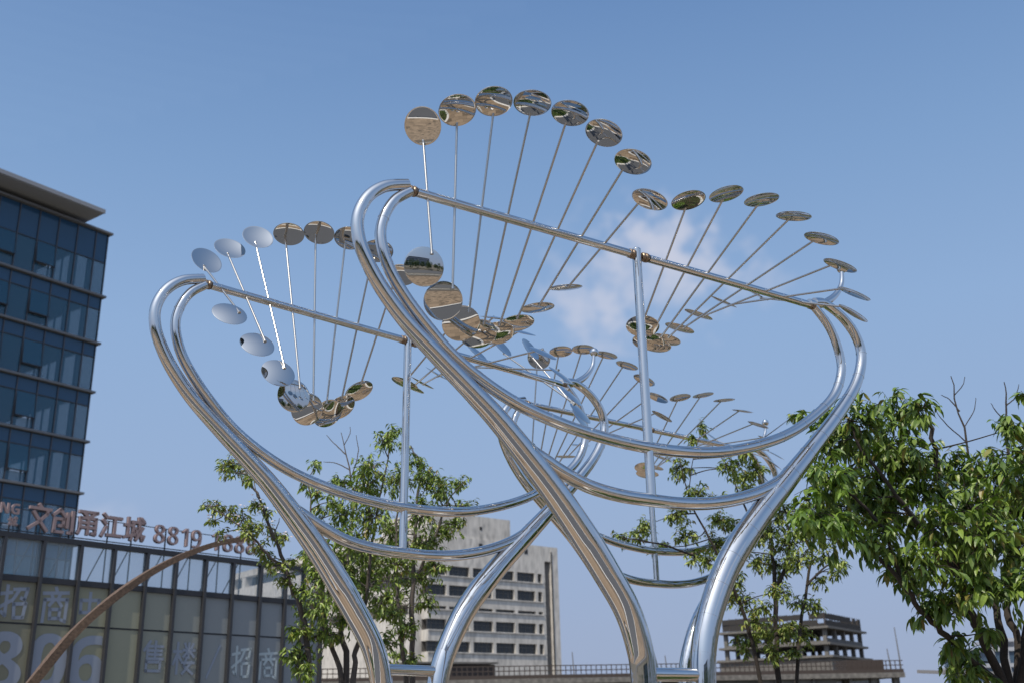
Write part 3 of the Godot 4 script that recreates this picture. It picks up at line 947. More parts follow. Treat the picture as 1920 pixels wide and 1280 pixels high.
func skeleton_block() -> void:
	var yaw := 0.594
	var t := thing("concrete_skeleton", "unfinished concrete frame building with open floors and a dark netted top", "building", Vector3(77.9, 0, -280.0), facing(yaw))
	# the corner is at local 0; x runs right along one face, -z runs back along the other
	var lr := 29.5
	var ll := 28.0
	for y in [22.35, 18.35, 15.2]:
		var s := Shape.new()
		var o: float = 2.2 if y > 16.0 else 3.5
		s.box(Vector3(lr / 2, y, -ll / 2), Vector3(lr + o, 0.55, ll + o))
		obj("floor_slab", s, mats.deck, t)
	for y in [[15.5, 18.05], [18.65, 22.05]]:
		for ix in 5:
			for iz in 5:
				if ix > 0 and iz > 0 and ix < 4 and iz < 4 and (ix + iz) % 2 == 0:
					continue
				var s := Shape.new()
				s.box(Vector3(0.5 + (lr - 1.0) * ix / 4.0, (y[0] + y[1]) / 2, -0.5 - (ll - 1.0) * iz / 4.0), Vector3(0.95, y[1] - y[0], 0.95))
				obj("column", s, mats.deck, t)
	var s2 := Shape.new()
	for k in 12:
		s2.box(Vector3(3.0 + k * 2.1, 19.9, -ll + 1.5), Vector3(0.5, 2.4, 0.4))
	obj("baluster_row", s2, mats.deck, t)
	s2 = Shape.new()
	s2.box(Vector3(lr / 2, 19.2, -0.2), Vector3(lr - 1.2, 1.1, 0.3))
	s2.box(Vector3(0.2, 18.9, -ll / 2), Vector3(0.3, 0.5, ll - 1.2))
	obj("edge_beam", s2, mats.deck, t)
	# netting panels round the top, with gaps
	for face in 2:
		var n := 14
		var run: float = lr if face == 0 else ll
		for k in n:
			for row in 2:
				if rng.randf() < 0.12:
					continue
				var w := run / n
				var h := 1.62 if row == 0 else 1.5
				var y := 23.5 if row == 0 else 25.15
				var c := (k + 0.5) * w
				s2 = Shape.new()
				s2.box(Vector3(c, y, 0.0) if face == 0 else Vector3(0.0, y, -c), Vector3(w - 0.16, h - rng.randf() * 0.25, 0.12) if face == 0 else Vector3(0.12, h - rng.randf() * 0.25, w - 0.16))
				obj("netting_panel", s2, mats.netting, t)
		for k in n + 1:
			s2 = Shape.new()
			var c := run * k / n
			s2.box(Vector3(c, 24.3, -0.15) if face == 0 else Vector3(0.15, 24.3, -c), Vector3(0.16, 3.5, 0.16))
			obj("scaffold_pole", s2, mats.rust, t)
	s2 = Shape.new()
	s2.box(Vector3(lr / 2, 24.9, -ll), Vector3(lr, 1.6, 0.2))
	s2.box(Vector3(lr, 24.9, -ll / 2), Vector3(0.2, 1.6, ll))
	obj("back_netting", s2, mats.netting, t)
	s2 = Shape.new()
	s2.box(Vector3(lr / 2, 7.4, -ll / 2), Vector3(lr + 2.0, 14.8, ll + 2.0))
	obj("podium", s2, mats.concrete_dark, t)

func platform() -> void:
	var a := Vector3(-16.0, 0, -86.5)
	var b := Vector3(32.46, 0, -95.0)
	var len := (b - a).length()
	var yaw := atan2(b.x - a.x, -(b.z - a.z))
	var t := thing("concrete_platform", "long raised concrete platform with rusty railings in front of the far buildings", "platform", a, facing(yaw))
	var s := Shape.new()
	s.box(Vector3(len / 2, 4.55, -4.0), Vector3(len, 0.4, 9.0))
	obj("deck_slab", s, mats.deck, t)
	s = Shape.new()
	s.box(Vector3(len / 2 - 3.0, 2.17, -3.0), Vector3(len - 6.0, 4.34, 6.0))
	obj("retaining_wall", s, mats.concrete_dark, t)
	for k in 14:
		s = Shape.new()
		s.box(Vector3(1.5 + k * 3.3, 2.17, 0.08), Vector3(0.22, 4.34, 0.16))
		obj("wall_pier", s, mats.deck, t)
	for q in [[len - 2.6, 0.0], [len - 0.5, 0.0], [len - 0.5, -3.5], [len - 3.6, -3.0], [18.0, 0.3], [19.4, 0.3]]:
		s = Shape.new()
		s.box(Vector3(q[0], 2.17, q[1] - 0.3), Vector3(0.5, 4.34, 0.5))
		obj("support_column", s, mats.deck, t)
	s = Shape.new()
	for y in [5.0, 5.35, 5.72]:
		s.box(Vector3(len / 2, y, 0.35), Vector3(len, 0.07, 0.07))
	s.box(Vector3(len / 2, 4.86, 0.36), Vector3(len, 0.2, 0.05))
	obj("rail", s, mats.rust, t)
	var post := Shape.new()
	post.box(Vector3(0, 5.25, 0.35), Vector3(0.06, 1.0, 0.06))
	var pm := post.mesh()
	for k in int(len / 0.42):
		piece("rail_post", pm, mats.rust, t, Transform3D(Basis(), Vector3(0.2 + 0.42 * k, 0, 0)))
	s = Shape.new()
	s.box(Vector3(len - 3.0, 5.3, -1.5), Vector3(3.4, 1.1, 2.0))
	obj("rubble_wall", s, mats.rust, t)
	for q in [["far_mast", 32.6, -95.4, 8.5, "tall thin grey mast leaning at the right end of the concrete platform"], ["far_mast", 31.72, -95.4, 6.75, "short thin grey mast beside the taller one on the concrete platform"], ["far_mast", 4.6, -94.0, 7.0, "thin grey mast on the platform just right of the concrete block"], ["far_mast", 12.6, -95.2, 6.6, "thin grey mast on the platform between the largest sculpture's legs"]]:
		s = Shape.new()
		s.rod(Vector3(0, 0, 0), Vector3(-0.12, q[3] - 4.75, 0), 0.07, 8, 0.04)
		var o := obj(q[0], s, mats.steel)
		o.position = Vector3(q[1], 4.75, q[2])
		tag(o, q[4], "mast")

func far_glass_block() -> void:
	var t := thing("glass_block", "small far glass building with pale floor bands low behind the right tree", "building", Vector3(63.0, 0, -150.0), Basis(Vector3.UP, 0.12))
	var s := Shape.new()
	s.box(Vector3(11.0, 4.6, -6.0), Vector3(22.0, 9.2, 11.6))
	obj("glazing", s, mats.far_glass, t)
	for y in [0.4, 2.6, 4.9, 7.2, 9.3]:
		s = Shape.new()
		s.box(Vector3(11.0, y, -6.0), Vector3(22.6, 0.5, 12.2))
		obj("floor_band", s, mats.far_white, t)
	for k in 11:
		s = Shape.new()
		s.box(Vector3(1.0 + k * 2.0, 4.8, 0.0), Vector3(0.16, 9.0, 0.3))
		obj("mullion", s, mats.far_white, t)
	s = Shape.new()
	s.box(Vector3(13.0, 10.6, -6.0), Vector3(18.0, 0.45, 9.0))
	s.box(Vector3(13.0, 10.0, -6.0), Vector3(15.0, 1.0, 7.0))
	obj("roof", s, mats.far_white, t)

# ---------------------------------------------------------------- the scene
func _ready() -> void:
	rng.seed = 20
	# camera
	var cam := Camera3D.new()
	cam.name = "camera"
	var cp := cos(0.34169)
	var sp := sin(0.34169)
	var r := Vector3(1, 0, 0)
	var u := Vector3(0, cp, sp)
	var c := cos(-0.02357)
	var sn := sin(-0.02357)
	cam.transform = Transform3D(Basis(r * c + u * sn, u * c - r * sn, Vector3(0, -sp, cp)), Vector3(0, 1.6, 0))
	cam.fov = 35.489
	cam.near = 0.1
	cam.far = 3000.0
	var ca := CameraAttributesPhysical.new()
	ca.frustum_focal_length = 37.5
	ca.frustum_focus_distance = 8.6
	ca.exposure_aperture = 2.3
	ca.frustum_near = 0.1
	ca.frustum_far = 3000.0
	cam.attributes = ca
	add_child(cam)
	cam.current = true
	# sky, sun, exposure
	var we := WorldEnvironment.new()
	we.name = "world"
	var env := Environment.new()
	env.background_mode = Environment.BG_SKY
	var sky := Sky.new()
	sky.sky_material = make_sky()
	env.sky = sky
	env.tonemap_mode = Environment.TONE_MAPPER_LINEAR
	env.tonemap_exposure = 1.0
	env.sdfgi_enabled = true
	env.ssao_enabled = true
	env.ssil_enabled = true
	we.environment = env
	add_child(we)
	var sun := DirectionalLight3D.new()
	sun.name = "sun"
	sun.light_energy = 1.35
	sun.light_color = Color(1.0, 0.95, 0.87)
	sun.light_angular_distance = 0.5
	sun.shadow_enabled = true
	var to_sun := TO_SUN.normalized()
	sun.basis = Basis.looking_at(-to_sun, Vector3.UP)
	add_child(sun)
	make_materials()

	# ground
	var s := Shape.new()
	s.box(Vector3(0, -0.25, -150), Vector3(1600, 0.5, 1600))
	structure("ground", s, mats.ground)
	s = Shape.new()
	s.box(Vector3(-2, 0.002, -9), Vector3(44, 0.004, 34))
	structure("plaza_paving", s, mats.paving)
	s = Shape.new()
	s.box(Vector3(0, 0.002, 16), Vector3(300, 0.004, 9))
	structure("road", s, mats.asphalt)
	s = Shape.new()
	s.box(Vector3(-2, 0.06, 9.2), Vector3(46, 0.12, 0.3))
	structure("kerb", s, mats.kerb)
	# a strip of asphalt between white kerbs crosses the plaza before the sculptures
	s = Shape.new()
	s.slab(PackedVector2Array([Vector2(-24, -6.4), Vector2(-6, -5.3), Vector2(4, -4.4), Vector2(20, -4.2), Vector2(20, -1.0), Vector2(4, -1.4), Vector2(-6, -2.3), Vector2(-24, -3.2)]), 0.005, 0.03)
	structure("drive", s, mats.asphalt)
	s = Shape.new()
	var edge := [Vector3(-24, 0.06, -6.4), Vector3(-6, 0.06, -5.3), Vector3(4, 0.06, -4.4), Vector3(20, 0.06, -4.2)]
	for k in 3:
		s.bar(edge[k], edge[k + 1], 0.2, 0.12)
		s.bar(edge[k] + Vector3(0, 0, 3.1), edge[k + 1] + Vector3(0, 0, 3.1), 0.2, 0.12)
	structure("kerb", s, mats.kerb)
	s = Shape.new()
	var court := PackedVector2Array()
	var court_edge := PackedVector3Array()
	for k in 40:
		var a := TAU * k / 40.0
		var q := Vector2(-3.6 + 4.4 * cos(a), -9.3 + 1.75 * sin(a) + 0.35 * sin(a * 2.0))
		court.append(q)
		court_edge.append(Vector3(q.x, 0.055, q.y))
	s.slab(court, 0.005, 0.032)
	structure("court", s, mats.asphalt)
	s = Shape.new()
	for k in 40:
		s.bar(court_edge[k], court_edge[(k + 1) % 40], 0.18, 0.11)
	structure("kerb", s, mats.kerb)
	var beds := [[Vector2(-5.2, -13.8), Vector2(4.6, 2.1)], [Vector2(6.4, -12.2), Vector2(4.4, 3.4)], [Vector2(3.3, -7.4), Vector2(1.5, 1.1)], [Vector2(-3.4, -5.9), Vector2(1.2, 0.5)], [Vector2(0.6, -10.4), Vector2(1.1, 0.9)]]
	var pav := MultiMesh.new()
	pav.transform_format = MultiMesh.TRANSFORM_3D
	pav.use_colors = true
	var stone := Shape.new()
	stone.box(Vector3.ZERO, Vector3(0.785, 0.02, 0.385))
	pav.mesh = stone.mesh()
	var spots := []
	for iz in 82:
		for ix in 55:
			var q := Vector3(-24.0 + 0.8 * ix + (0.4 if iz % 2 else 0.0), 0.006, -26.0 + 0.4 * iz)
			if q.z > -6.6 and q.z < -0.9:
				var mid: float = lerpf(-5.3, -4.4, (q.x + 6.0) / 10.0)
				if q.x > -6.0 and q.x < 4.0 and q.z > mid + 0.2 and q.z < mid + 2.9:
					continue
			spots.append(q)
	pav.instance_count = spots.size()
	for k in spots.size():
		pav.set_instance_transform(k, Transform3D(Basis(), spots[k]))
		var tone := rng.randf_range(0.72, 1.2)
		if rng.randf() < 0.12:
			tone *= 0.6
		pav.set_instance_color(k, Color(0.27 * tone, 0.2 * tone, 0.135 * tone))
	var pm := flat(1, 1, 1, 0.8)
	pm.vertex_color_use_as_albedo = true
	var pi := MultiMeshInstance3D.new()
	pi.multimesh = pav
	pi.material_override = pm
	pi.name = "paving_stones"
	add_child(pi)
	tag(pi, "tan paving stones laid in rows across the plaza", "paving", "", "stuff")
	for bed in beds:
		var poly := PackedVector2Array()
		var ring := PackedVector3Array()
		for k in 48:
			var a := TAU * k / 48.0
			var q: Vector2 = bed[0] + Vector2(cos(a) * bed[1].x, sin(a) * bed[1].y) * (1.0 + 0.08 * sin(a * 3.0 + 1.0))
			poly.append(q)
		s = Shape.new()
		s.slab(poly, 0.005, 0.1)
		structure("planting_bed", s, mats.soil)
		s = Shape.new()
		for k in 48:
			var a := poly[k]
			var b := poly[(k + 1) % 48]
			s.bar(Vector3(a.x, 0.07, a.y), Vector3(b.x, 0.07, b.y), 0.22, 0.14)
		structure("kerb", s, mats.kerb)
	# sculptures
	leafm = leaf_mesh()
	var s1 := sculpture("wind_sculpture", "nearest and largest polished steel wind sculpture, in the middle of the plaza")
	place_sculpture(s1, Vector3(0.944, 0, -7.467), 0.96919, 1.00587, -0.0068, -8.5, 37.0)
	var s2: Node3D = s1.duplicate()
	s2.name = numbered("wind_sculpture")
	add_child(s2)
	tag(s2, "polished steel wind sculpture on the left, its right end behind the largest one", "sculpture", "wind sculptures on the plaza")
	var tops := [Vector3(-0.05, 0.9, -0.44), Vector3(-0.24, 0.97, -0.1), Vector3(-0.28, 0.96, -0.04), Vector3(-0.2, 0.05, -0.97), Vector3(-0.27, 0.22, -0.93), Vector3(-0.25, 0.4, -0.86), Vector3(-0.25, 0.55, -0.76), Vector3(-0.25, 0.65, -0.68)]
	for k in 8:
		turn_disc(s2.get_node("rotor_axle"), k, 1.0, tops[k], Vector3(0.025, 0.015, 0.06) if k < 3 else Vector3(0.01, 0.045, 0.03 * (k - 3)))
		if k < 5:
			turn_disc(s2.get_node("rotor_axle"), k, -1.0, Vector3(0.22, 1.0, [-0.22, -0.08, -0.02, -0.3, -0.5][k]), Vector3(-0.075 + 0.01 * k, 0.01, 0.005 + 0.02 * k))
	(s2.get_node("cross_tube") as Node3D).position.y = 0.235
	place_sculpture(s2, Vector3(-0.934, 0, -8.453), 0.8247, 0.94743, -0.0153, -48.0, 62.0)
	var s3: Node3D = s1.duplicate()
	s3.name = numbered("wind_sculpture")
	add_child(s3)
	tag(s3, "farthest polished steel wind sculpture, seen through the bowl of the largest one", "sculpture", "wind sculptures on the plaza")
	place_sculpture(s3, Vector3(1.71, 0, -13.303), 0.86912, 1.03826, 0.0022, 8.0, 40.0)

	# buildings
	tower()
	pavilion()
	concrete_block()
	skeleton_block()
	platform()
	far_glass_block()

	# curved timber beam in front of the pavilion
	s = Shape.new()
	var arc := curve_stem([Vector3(-7.7, 0.0, -14.2), Vector3(-7.15, 1.15, -14.6), Vector3(-6.56, 2.23, -15.0), Vector3(-6.25, 2.83, -15.3), Vector3(-5.89, 3.32, -15.6), Vector3(-5.53, 3.74, -16.0), Vector3(-5.12, 4.08, -16.4), Vector3(-4.68, 4.33, -16.8), Vector3(-4.26, 4.47, -17.2)], 6)
	for k in arc.size() - 1:
		var f := float(k) / (arc.size() - 1)
		var d := (arc[k + 1] - arc[k]).normalized() * 0.01
		s.bar(arc[k] - d, arc[k + 1] + d, 0.13, lerpf(0.14, 0.07, f))
	var beam := obj("curved_beam", s, mats.wood)
	tag(beam, "curved brown timber beam arching up in front of the glass pavilion", "beam")
	# street lamp arm behind the right tree
	var lamp := thing("street_lamp", "grey street lamp arm reaching out from behind the right tree", "street lamp", Vector3(17.9, 0, -37.5))
	s = Shape.new()
	s.rod(Vector3.ZERO, Vector3(0, 3.1, 0), 0.08, 12, 0.06)
	obj("pole", s, mats.steel, lamp)
	s = Shape.new()
	s.bar(Vector3(-3.1, 2.87, -1.6), Vector3(0, 2.62, 0), 0.16, 0.16)
	obj("arm", s, mats.steel, lamp)
	s = Shape.new()
	s.bar(Vector3(-3.85, 2.93, -1.98), Vector3(-3.05, 2.865, -1.57), 0.3, 0.11)
	obj("lamp_head", s, mats.steel, lamp)

	# trees
	tree("broadleaf_tree", "large leafy tree at the right edge with big drooping green leaves", Vector3(4.62, 0.00, -10.60),
		[[[Vector3(4.62, 0.00, -10.60), Vector3(4.60, 1.32, -10.60)], 0.120, 0.090],
		[[Vector3(4.60, 1.32, -10.60), Vector3(4.49, 1.92, -10.50), Vector3(4.26, 2.35, -10.30), Vector3(4.13, 2.79, -10.20), Vector3(4.06, 3.37, -10.10), Vector3(4.02, 3.87, -10.00), Vector3(4.01, 4.29, -10.00)], 0.050, 0.018],
		[[Vector3(4.60, 1.32, -10.60), Vector3(4.62, 2.22, -10.60), Vector3(4.65, 2.60, -10.70), Vector3(4.69, 3.06, -10.80), Vector3(4.73, 3.51, -10.90), Vector3(4.78, 4.26, -11.00), Vector3(4.77, 5.03, -11.10)], 0.045, 0.005],
		[[Vector3(4.60, 1.32, -10.60), Vector3(4.85, 2.13, -10.80), Vector3(4.85, 2.55, -10.90), Vector3(5.07, 3.09, -11.10), Vector3(5.27, 3.91, -11.30), Vector3(5.42, 4.58, -11.40), Vector3(5.48, 5.04, -11.40)], 0.045, 0.005],
		[[Vector3(4.50, 1.79, -10.50), Vector3(3.97, 2.18, -10.10), Vector3(3.64, 2.40, -9.80), Vector3(3.38, 2.68, -9.60), Vector3(3.11, 2.95, -9.50), Vector3(2.82, 3.13, -9.40)], 0.036, 0.010],
		[[Vector3(4.13, 2.79, -10.20), Vector3(3.68, 3.23, -9.80), Vector3(3.37, 3.59, -9.60), Vector3(3.14, 3.92, -9.50), Vector3(3.07, 4.17, -9.50)], 0.026, 0.008],
		[[Vector3(3.38, 2.68, -9.60), Vector3(3.27, 3.09, -9.50), Vector3(3.00, 3.41, -9.40), Vector3(2.70, 3.54, -9.30)], 0.022, 0.008],
		[[Vector3(4.60, 1.32, -10.60), Vector3(4.78, 2.21, -10.40), Vector3(4.95, 2.77, -10.20), Vector3(5.12, 3.40, -10.10), Vector3(5.28, 3.97, -10.10)], 0.070, 0.015],
		[[Vector3(4.78, 4.26, -11.00), Vector3(4.57, 4.50, -11.00), Vector3(4.49, 4.67, -11.00)], 0.007, 0.003],
		[[Vector3(4.80, 4.44, -11.05), Vector3(4.95, 4.63, -11.10), Vector3(5.00, 4.78, -11.10)], 0.006, 0.003],
		[[Vector3(4.78, 4.62, -11.05), Vector3(4.71, 4.77, -11.10), Vector3(4.63, 4.82, -11.10)], 0.008, 0.003],
		[[Vector3(5.46, 4.77, -11.40), Vector3(5.57, 4.86, -11.40), Vector3(5.64, 5.01, -11.40)], 0.008, 0.003],
		[[Vector3(5.42, 4.58, -11.40), Vector3(5.33, 4.71, -11.40), Vector3(5.29, 4.80, -11.40)], 0.008, 0.003],
		[[Vector3(4.78, 4.82, -11.10), Vector3(4.88, 4.92, -11.10), Vector3(4.92, 5.02, -11.10)], 0.006, 0.003]],
		[3.01, 4.02, -9.88, 0.30, 3.19, 4.14, -9.57, 0.32, 3.88, 4.45, -10.47, 0.32, 3.74, 4.21, -9.43, 0.18, 3.53, 3.99, -10.26, 0.40, 3.72, 3.86, -9.96, 0.36,
		2.83, 3.56, -9.40, 0.34, 3.24, 3.46, -10.21, 0.43, 2.64, 3.27, -9.37, 0.24, 3.51, 3.48, -10.08, 0.40, 2.77, 3.09, -9.43, 0.26, 3.15, 3.04, -9.46, 0.24,
		3.92, 3.57, -10.06, 0.31, 4.51, 3.93, -10.79, 0.30, 3.76, 3.15, -9.52, 0.27, 4.14, 3.30, -9.70, 0.38, 4.71, 3.74, -10.43, 0.35, 5.24, 4.13, -11.01, 0.31,
		4.87, 3.40, -10.34, 0.35, 4.50, 2.95, -10.01, 0.39, 4.52, 2.99, -11.06, 0.37, 3.56, 2.79, -9.38, 0.24, 3.83, 2.85, -10.85, 0.21, 3.77, 2.51, -9.82, 0.25,
		4.01, 2.57, -9.56, 0.27, 4.31, 2.56, -9.51, 0.27, 3.67, 2.42, -9.86, 0.14, 4.25, 2.07, -10.77, 0.24, 3.42, 2.87, -9.63, 0.19, 3.48, 3.05, -10.35, 0.14,
		2.92, 4.43, -10.45, 0.08, 4.96, 4.46, -9.97, 0.09, 3.09, 4.42, -10.29, 0.10, 4.55, 4.01, -9.41, 0.18, 4.11, 3.01, -9.41, 0.32, 4.85, 3.57, -9.67, 0.43,
		5.29, 3.21, -10.52, 0.53, 4.89, 2.66, -10.07, 0.34, 5.23, 4.01, -9.87, 0.33, 4.17, 1.91, -10.35, 0.20, 3.94, 2.16, -10.12, 0.15, 4.16, 2.25, -9.84, 0.12,
		3.91, 3.36, -10.73, 0.21, 2.83, 3.35, -10.56, 0.15, 2.74, 3.73, -9.74, 0.11],
		{"bark": mats.bark, "leaf": 0.138, "density": 66.0, "bright": 1.25, "droop": [0.25, 1.5], "warm": 0.06, "lo": Color(0.05, 0.095, 0.016), "hi": Color(0.165, 0.235, 0.04), "single": 300})
	tree("slender_tree", "slender open tree seen through the right leg of the largest sculpture", Vector3(3.15, 0.00, -13.80),
		[[[Vector3(3.15, 0.00, -13.80), Vector3(3.19, 1.97, -13.80), Vector3(3.24, 3.07, -13.80), Vector3(3.28, 3.80, -13.80), Vector3(3.23, 4.52, -13.90), Vector3(3.13, 4.96, -13.90)], 0.042, 0.006],
		[[Vector3(3.15, 0.00, -13.80), Vector3(2.92, 2.03, -13.60), Vector3(2.77, 2.78, -13.50), Vector3(2.60, 3.22, -13.40), Vector3(2.39, 3.67, -13.30), Vector3(2.17, 4.21, -13.30), Vector3(2.10, 4.69, -13.30)], 0.030, 0.005],
		[[Vector3(3.15, 0.00, -13.80), Vector3(3.43, 2.05, -13.90), Vector3(3.76, 3.18, -14.10), Vector3(3.97, 3.85, -14.20), Vector3(4.10, 4.35, -14.20)], 0.030, 0.006],
		[[Vector3(2.60, 3.22, -13.40), Vector3(2.22, 3.43, -13.20), Vector3(1.76, 3.59, -13.10), Vector3(1.24, 3.68, -13.00)], 0.020, 0.005],
		[[Vector3(3.24, 3.07, -13.80), Vector3(3.46, 3.51, -13.70), Vector3(3.46, 4.03, -13.60)], 0.030, 0.006],
		[[Vector3(3.28, 3.80, -13.80), Vector3(3.06, 4.14, -14.10), Vector3(2.93, 4.74, -14.20)], 0.025, 0.005],
		[[Vector3(2.17, 4.21, -13.30), Vector3(2.27, 4.69, -13.30), Vector3(2.43, 5.12, -13.30)], 0.007, 0.003],
		[[Vector3(3.76, 3.18, -14.10), Vector3(4.06, 3.43, -14.20), Vector3(4.25, 3.42, -14.20)], 0.018, 0.004]],
		[1.59, 3.84, -13.82, 0.17, 1.34, 3.77, -13.74, 0.14, 1.74, 4.03, -14.30, 0.13, 2.23, 4.74, -14.07, 0.20, 2.28, 4.22, -13.36, 0.21, 2.63, 5.41, -14.47, 0.11,
		2.25, 4.88, -13.09, 0.09, 2.06, 4.03, -13.57, 0.20, 2.23, 3.83, -14.11, 0.19, 2.18, 3.39, -13.14, 0.16, 2.52, 3.66, -13.68, 0.20, 2.68, 4.48, -12.96, 0.19,
		3.04, 4.56, -13.97, 0.17, 2.69, 4.02, -14.12, 0.19, 2.84, 3.93, -13.82, 0.19, 3.15, 4.48, -14.30, 0.18, 3.16, 3.74, -13.40, 0.23, 3.13, 3.47, -14.01, 0.20,
		3.36, 3.39, -13.85, 0.20, 2.71, 3.06, -13.83, 0.17, 2.78, 2.92, -13.63, 0.20, 3.23, 2.60, -14.24, 0.22, 2.98, 2.46, -14.41, 0.21, 3.35, 2.58, -13.66, 0.18,
		3.51, 4.05, -13.96, 0.23, 3.74, 3.37, -13.00, 0.16, 4.13, 3.32, -14.02, 0.13, 3.75, 2.90, -13.94, 0.14, 3.74, 2.99, -14.49, 0.15, 3.66, 2.56, -14.22, 0.18,
		2.87, 2.64, -13.36, 0.15, 2.72, 3.20, -13.52, 0.14, 3.76, 5.39, -13.97, 0.08, 3.39, 3.34, -12.94, 0.22, 3.46, 3.63, -13.64, 0.23, 3.13, 4.10, -13.17, 0.19,
		3.02, 4.48, -13.09, 0.15, 2.89, 4.67, -12.99, 0.13, 3.88, 3.84, -14.13, 0.21, 3.13, 2.99, -13.11, 0.18, 2.96, 2.82, -13.30, 0.15, 2.60, 4.18, -13.53, 0.15,
		1.92, 3.74, -14.29, 0.14, 2.32, 3.37, -13.03, 0.12, 3.11, 2.31, -13.62, 0.15, 3.41, 2.28, -13.78, 0.12, 3.99, 3.24, -14.31, 0.13, 3.12, 3.87, -14.21, 0.21,
		2.86, 3.61, -14.28, 0.18, 3.84, 4.11, -13.35, 0.18, 3.98, 3.68, -13.56, 0.15, 4.05, 3.33, -13.47, 0.09],
		{"bark": mats.bark, "leaf": 0.085, "density": 54.0, "bright": 1.55, "droop": [0.0, 1.2], "warm": 0.12, "lo": Color(0.07, 0.105, 0.02), "hi": Color(0.185, 0.23, 0.05), "single": 0})
	tree("cherry_tree", "thin leaning cherry tree with a few white blossoms left of the others", Vector3(-2.30, 0.00, -12.20),
		[[[Vector3(-2.30, 0.00, -12.20), Vector3(-2.31, 2.04, -12.20), Vector3(-2.37, 2.61, -12.20), Vector3(-2.46, 2.92, -12.10), Vector3(-2.59, 3.26, -12.00), Vector3(-2.71, 3.60, -11.90), Vector3(-2.83, 3.94, -11.80), Vector3(-3.00, 4.24, -11.80), Vector3(-3.10, 4.45, -11.80)], 0.040, 0.006],
		[[Vector3(-2.60, 3.29, -12.00), Vector3(-2.70, 3.34, -11.80), Vector3(-2.84, 3.51, -11.70), Vector3(-2.94, 3.60, -11.60), Vector3(-3.15, 3.76, -11.50), Vector3(-3.35, 3.88, -11.50)], 0.018, 0.004],
		[[Vector3(-2.83, 3.94, -11.80), Vector3(-2.93, 4.08, -11.90), Vector3(-2.99, 4.26, -12.00)], 0.010, 0.004],
		[[Vector3(-2.71, 3.60, -11.90), Vector3(-2.67, 3.72, -11.90), Vector3(-2.65, 3.80, -11.90)], 0.008, 0.003]],
		[-3.32, 4.49, -12.03, 0.12, -3.20, 4.39, -12.07, 0.14, -2.92, 4.19, -11.59, 0.12, -3.23, 4.27, -11.61, 0.08, -3.30, 3.89, -11.64, 0.09, -3.18, 3.84, -11.64, 0.13,
		-3.44, 3.92, -11.79, 0.07, -3.38, 3.78, -11.85, 0.07, -3.00, 3.76, -11.66, 0.12, -2.87, 3.58, -11.50, 0.13, -3.25, 3.62, -11.75, 0.07, -2.88, 3.90, -11.72, 0.12,
		-2.80, 3.86, -11.84, 0.09, -2.70, 3.63, -12.07, 0.11, -2.84, 3.44, -11.91, 0.15, -2.57, 3.55, -11.81, 0.08, -2.64, 3.26, -11.87, 0.12, -2.50, 3.33, -11.91, 0.08,
		-2.92, 3.57, -11.53, 0.09, -2.82, 3.71, -12.04, 0.09, -2.57, 3.14, -11.97, 0.11, -2.77, 3.38, -12.02, 0.09],
		{"bark": mats.bark_grey, "leaf": 0.075, "density": 46.0, "bright": 1.6, "droop": [0.0, 1.2], "warm": 0.14, "lo": Color(0.08, 0.115, 0.022), "hi": Color(0.21, 0.25, 0.055), "single": 0, "blossom": 0.3})
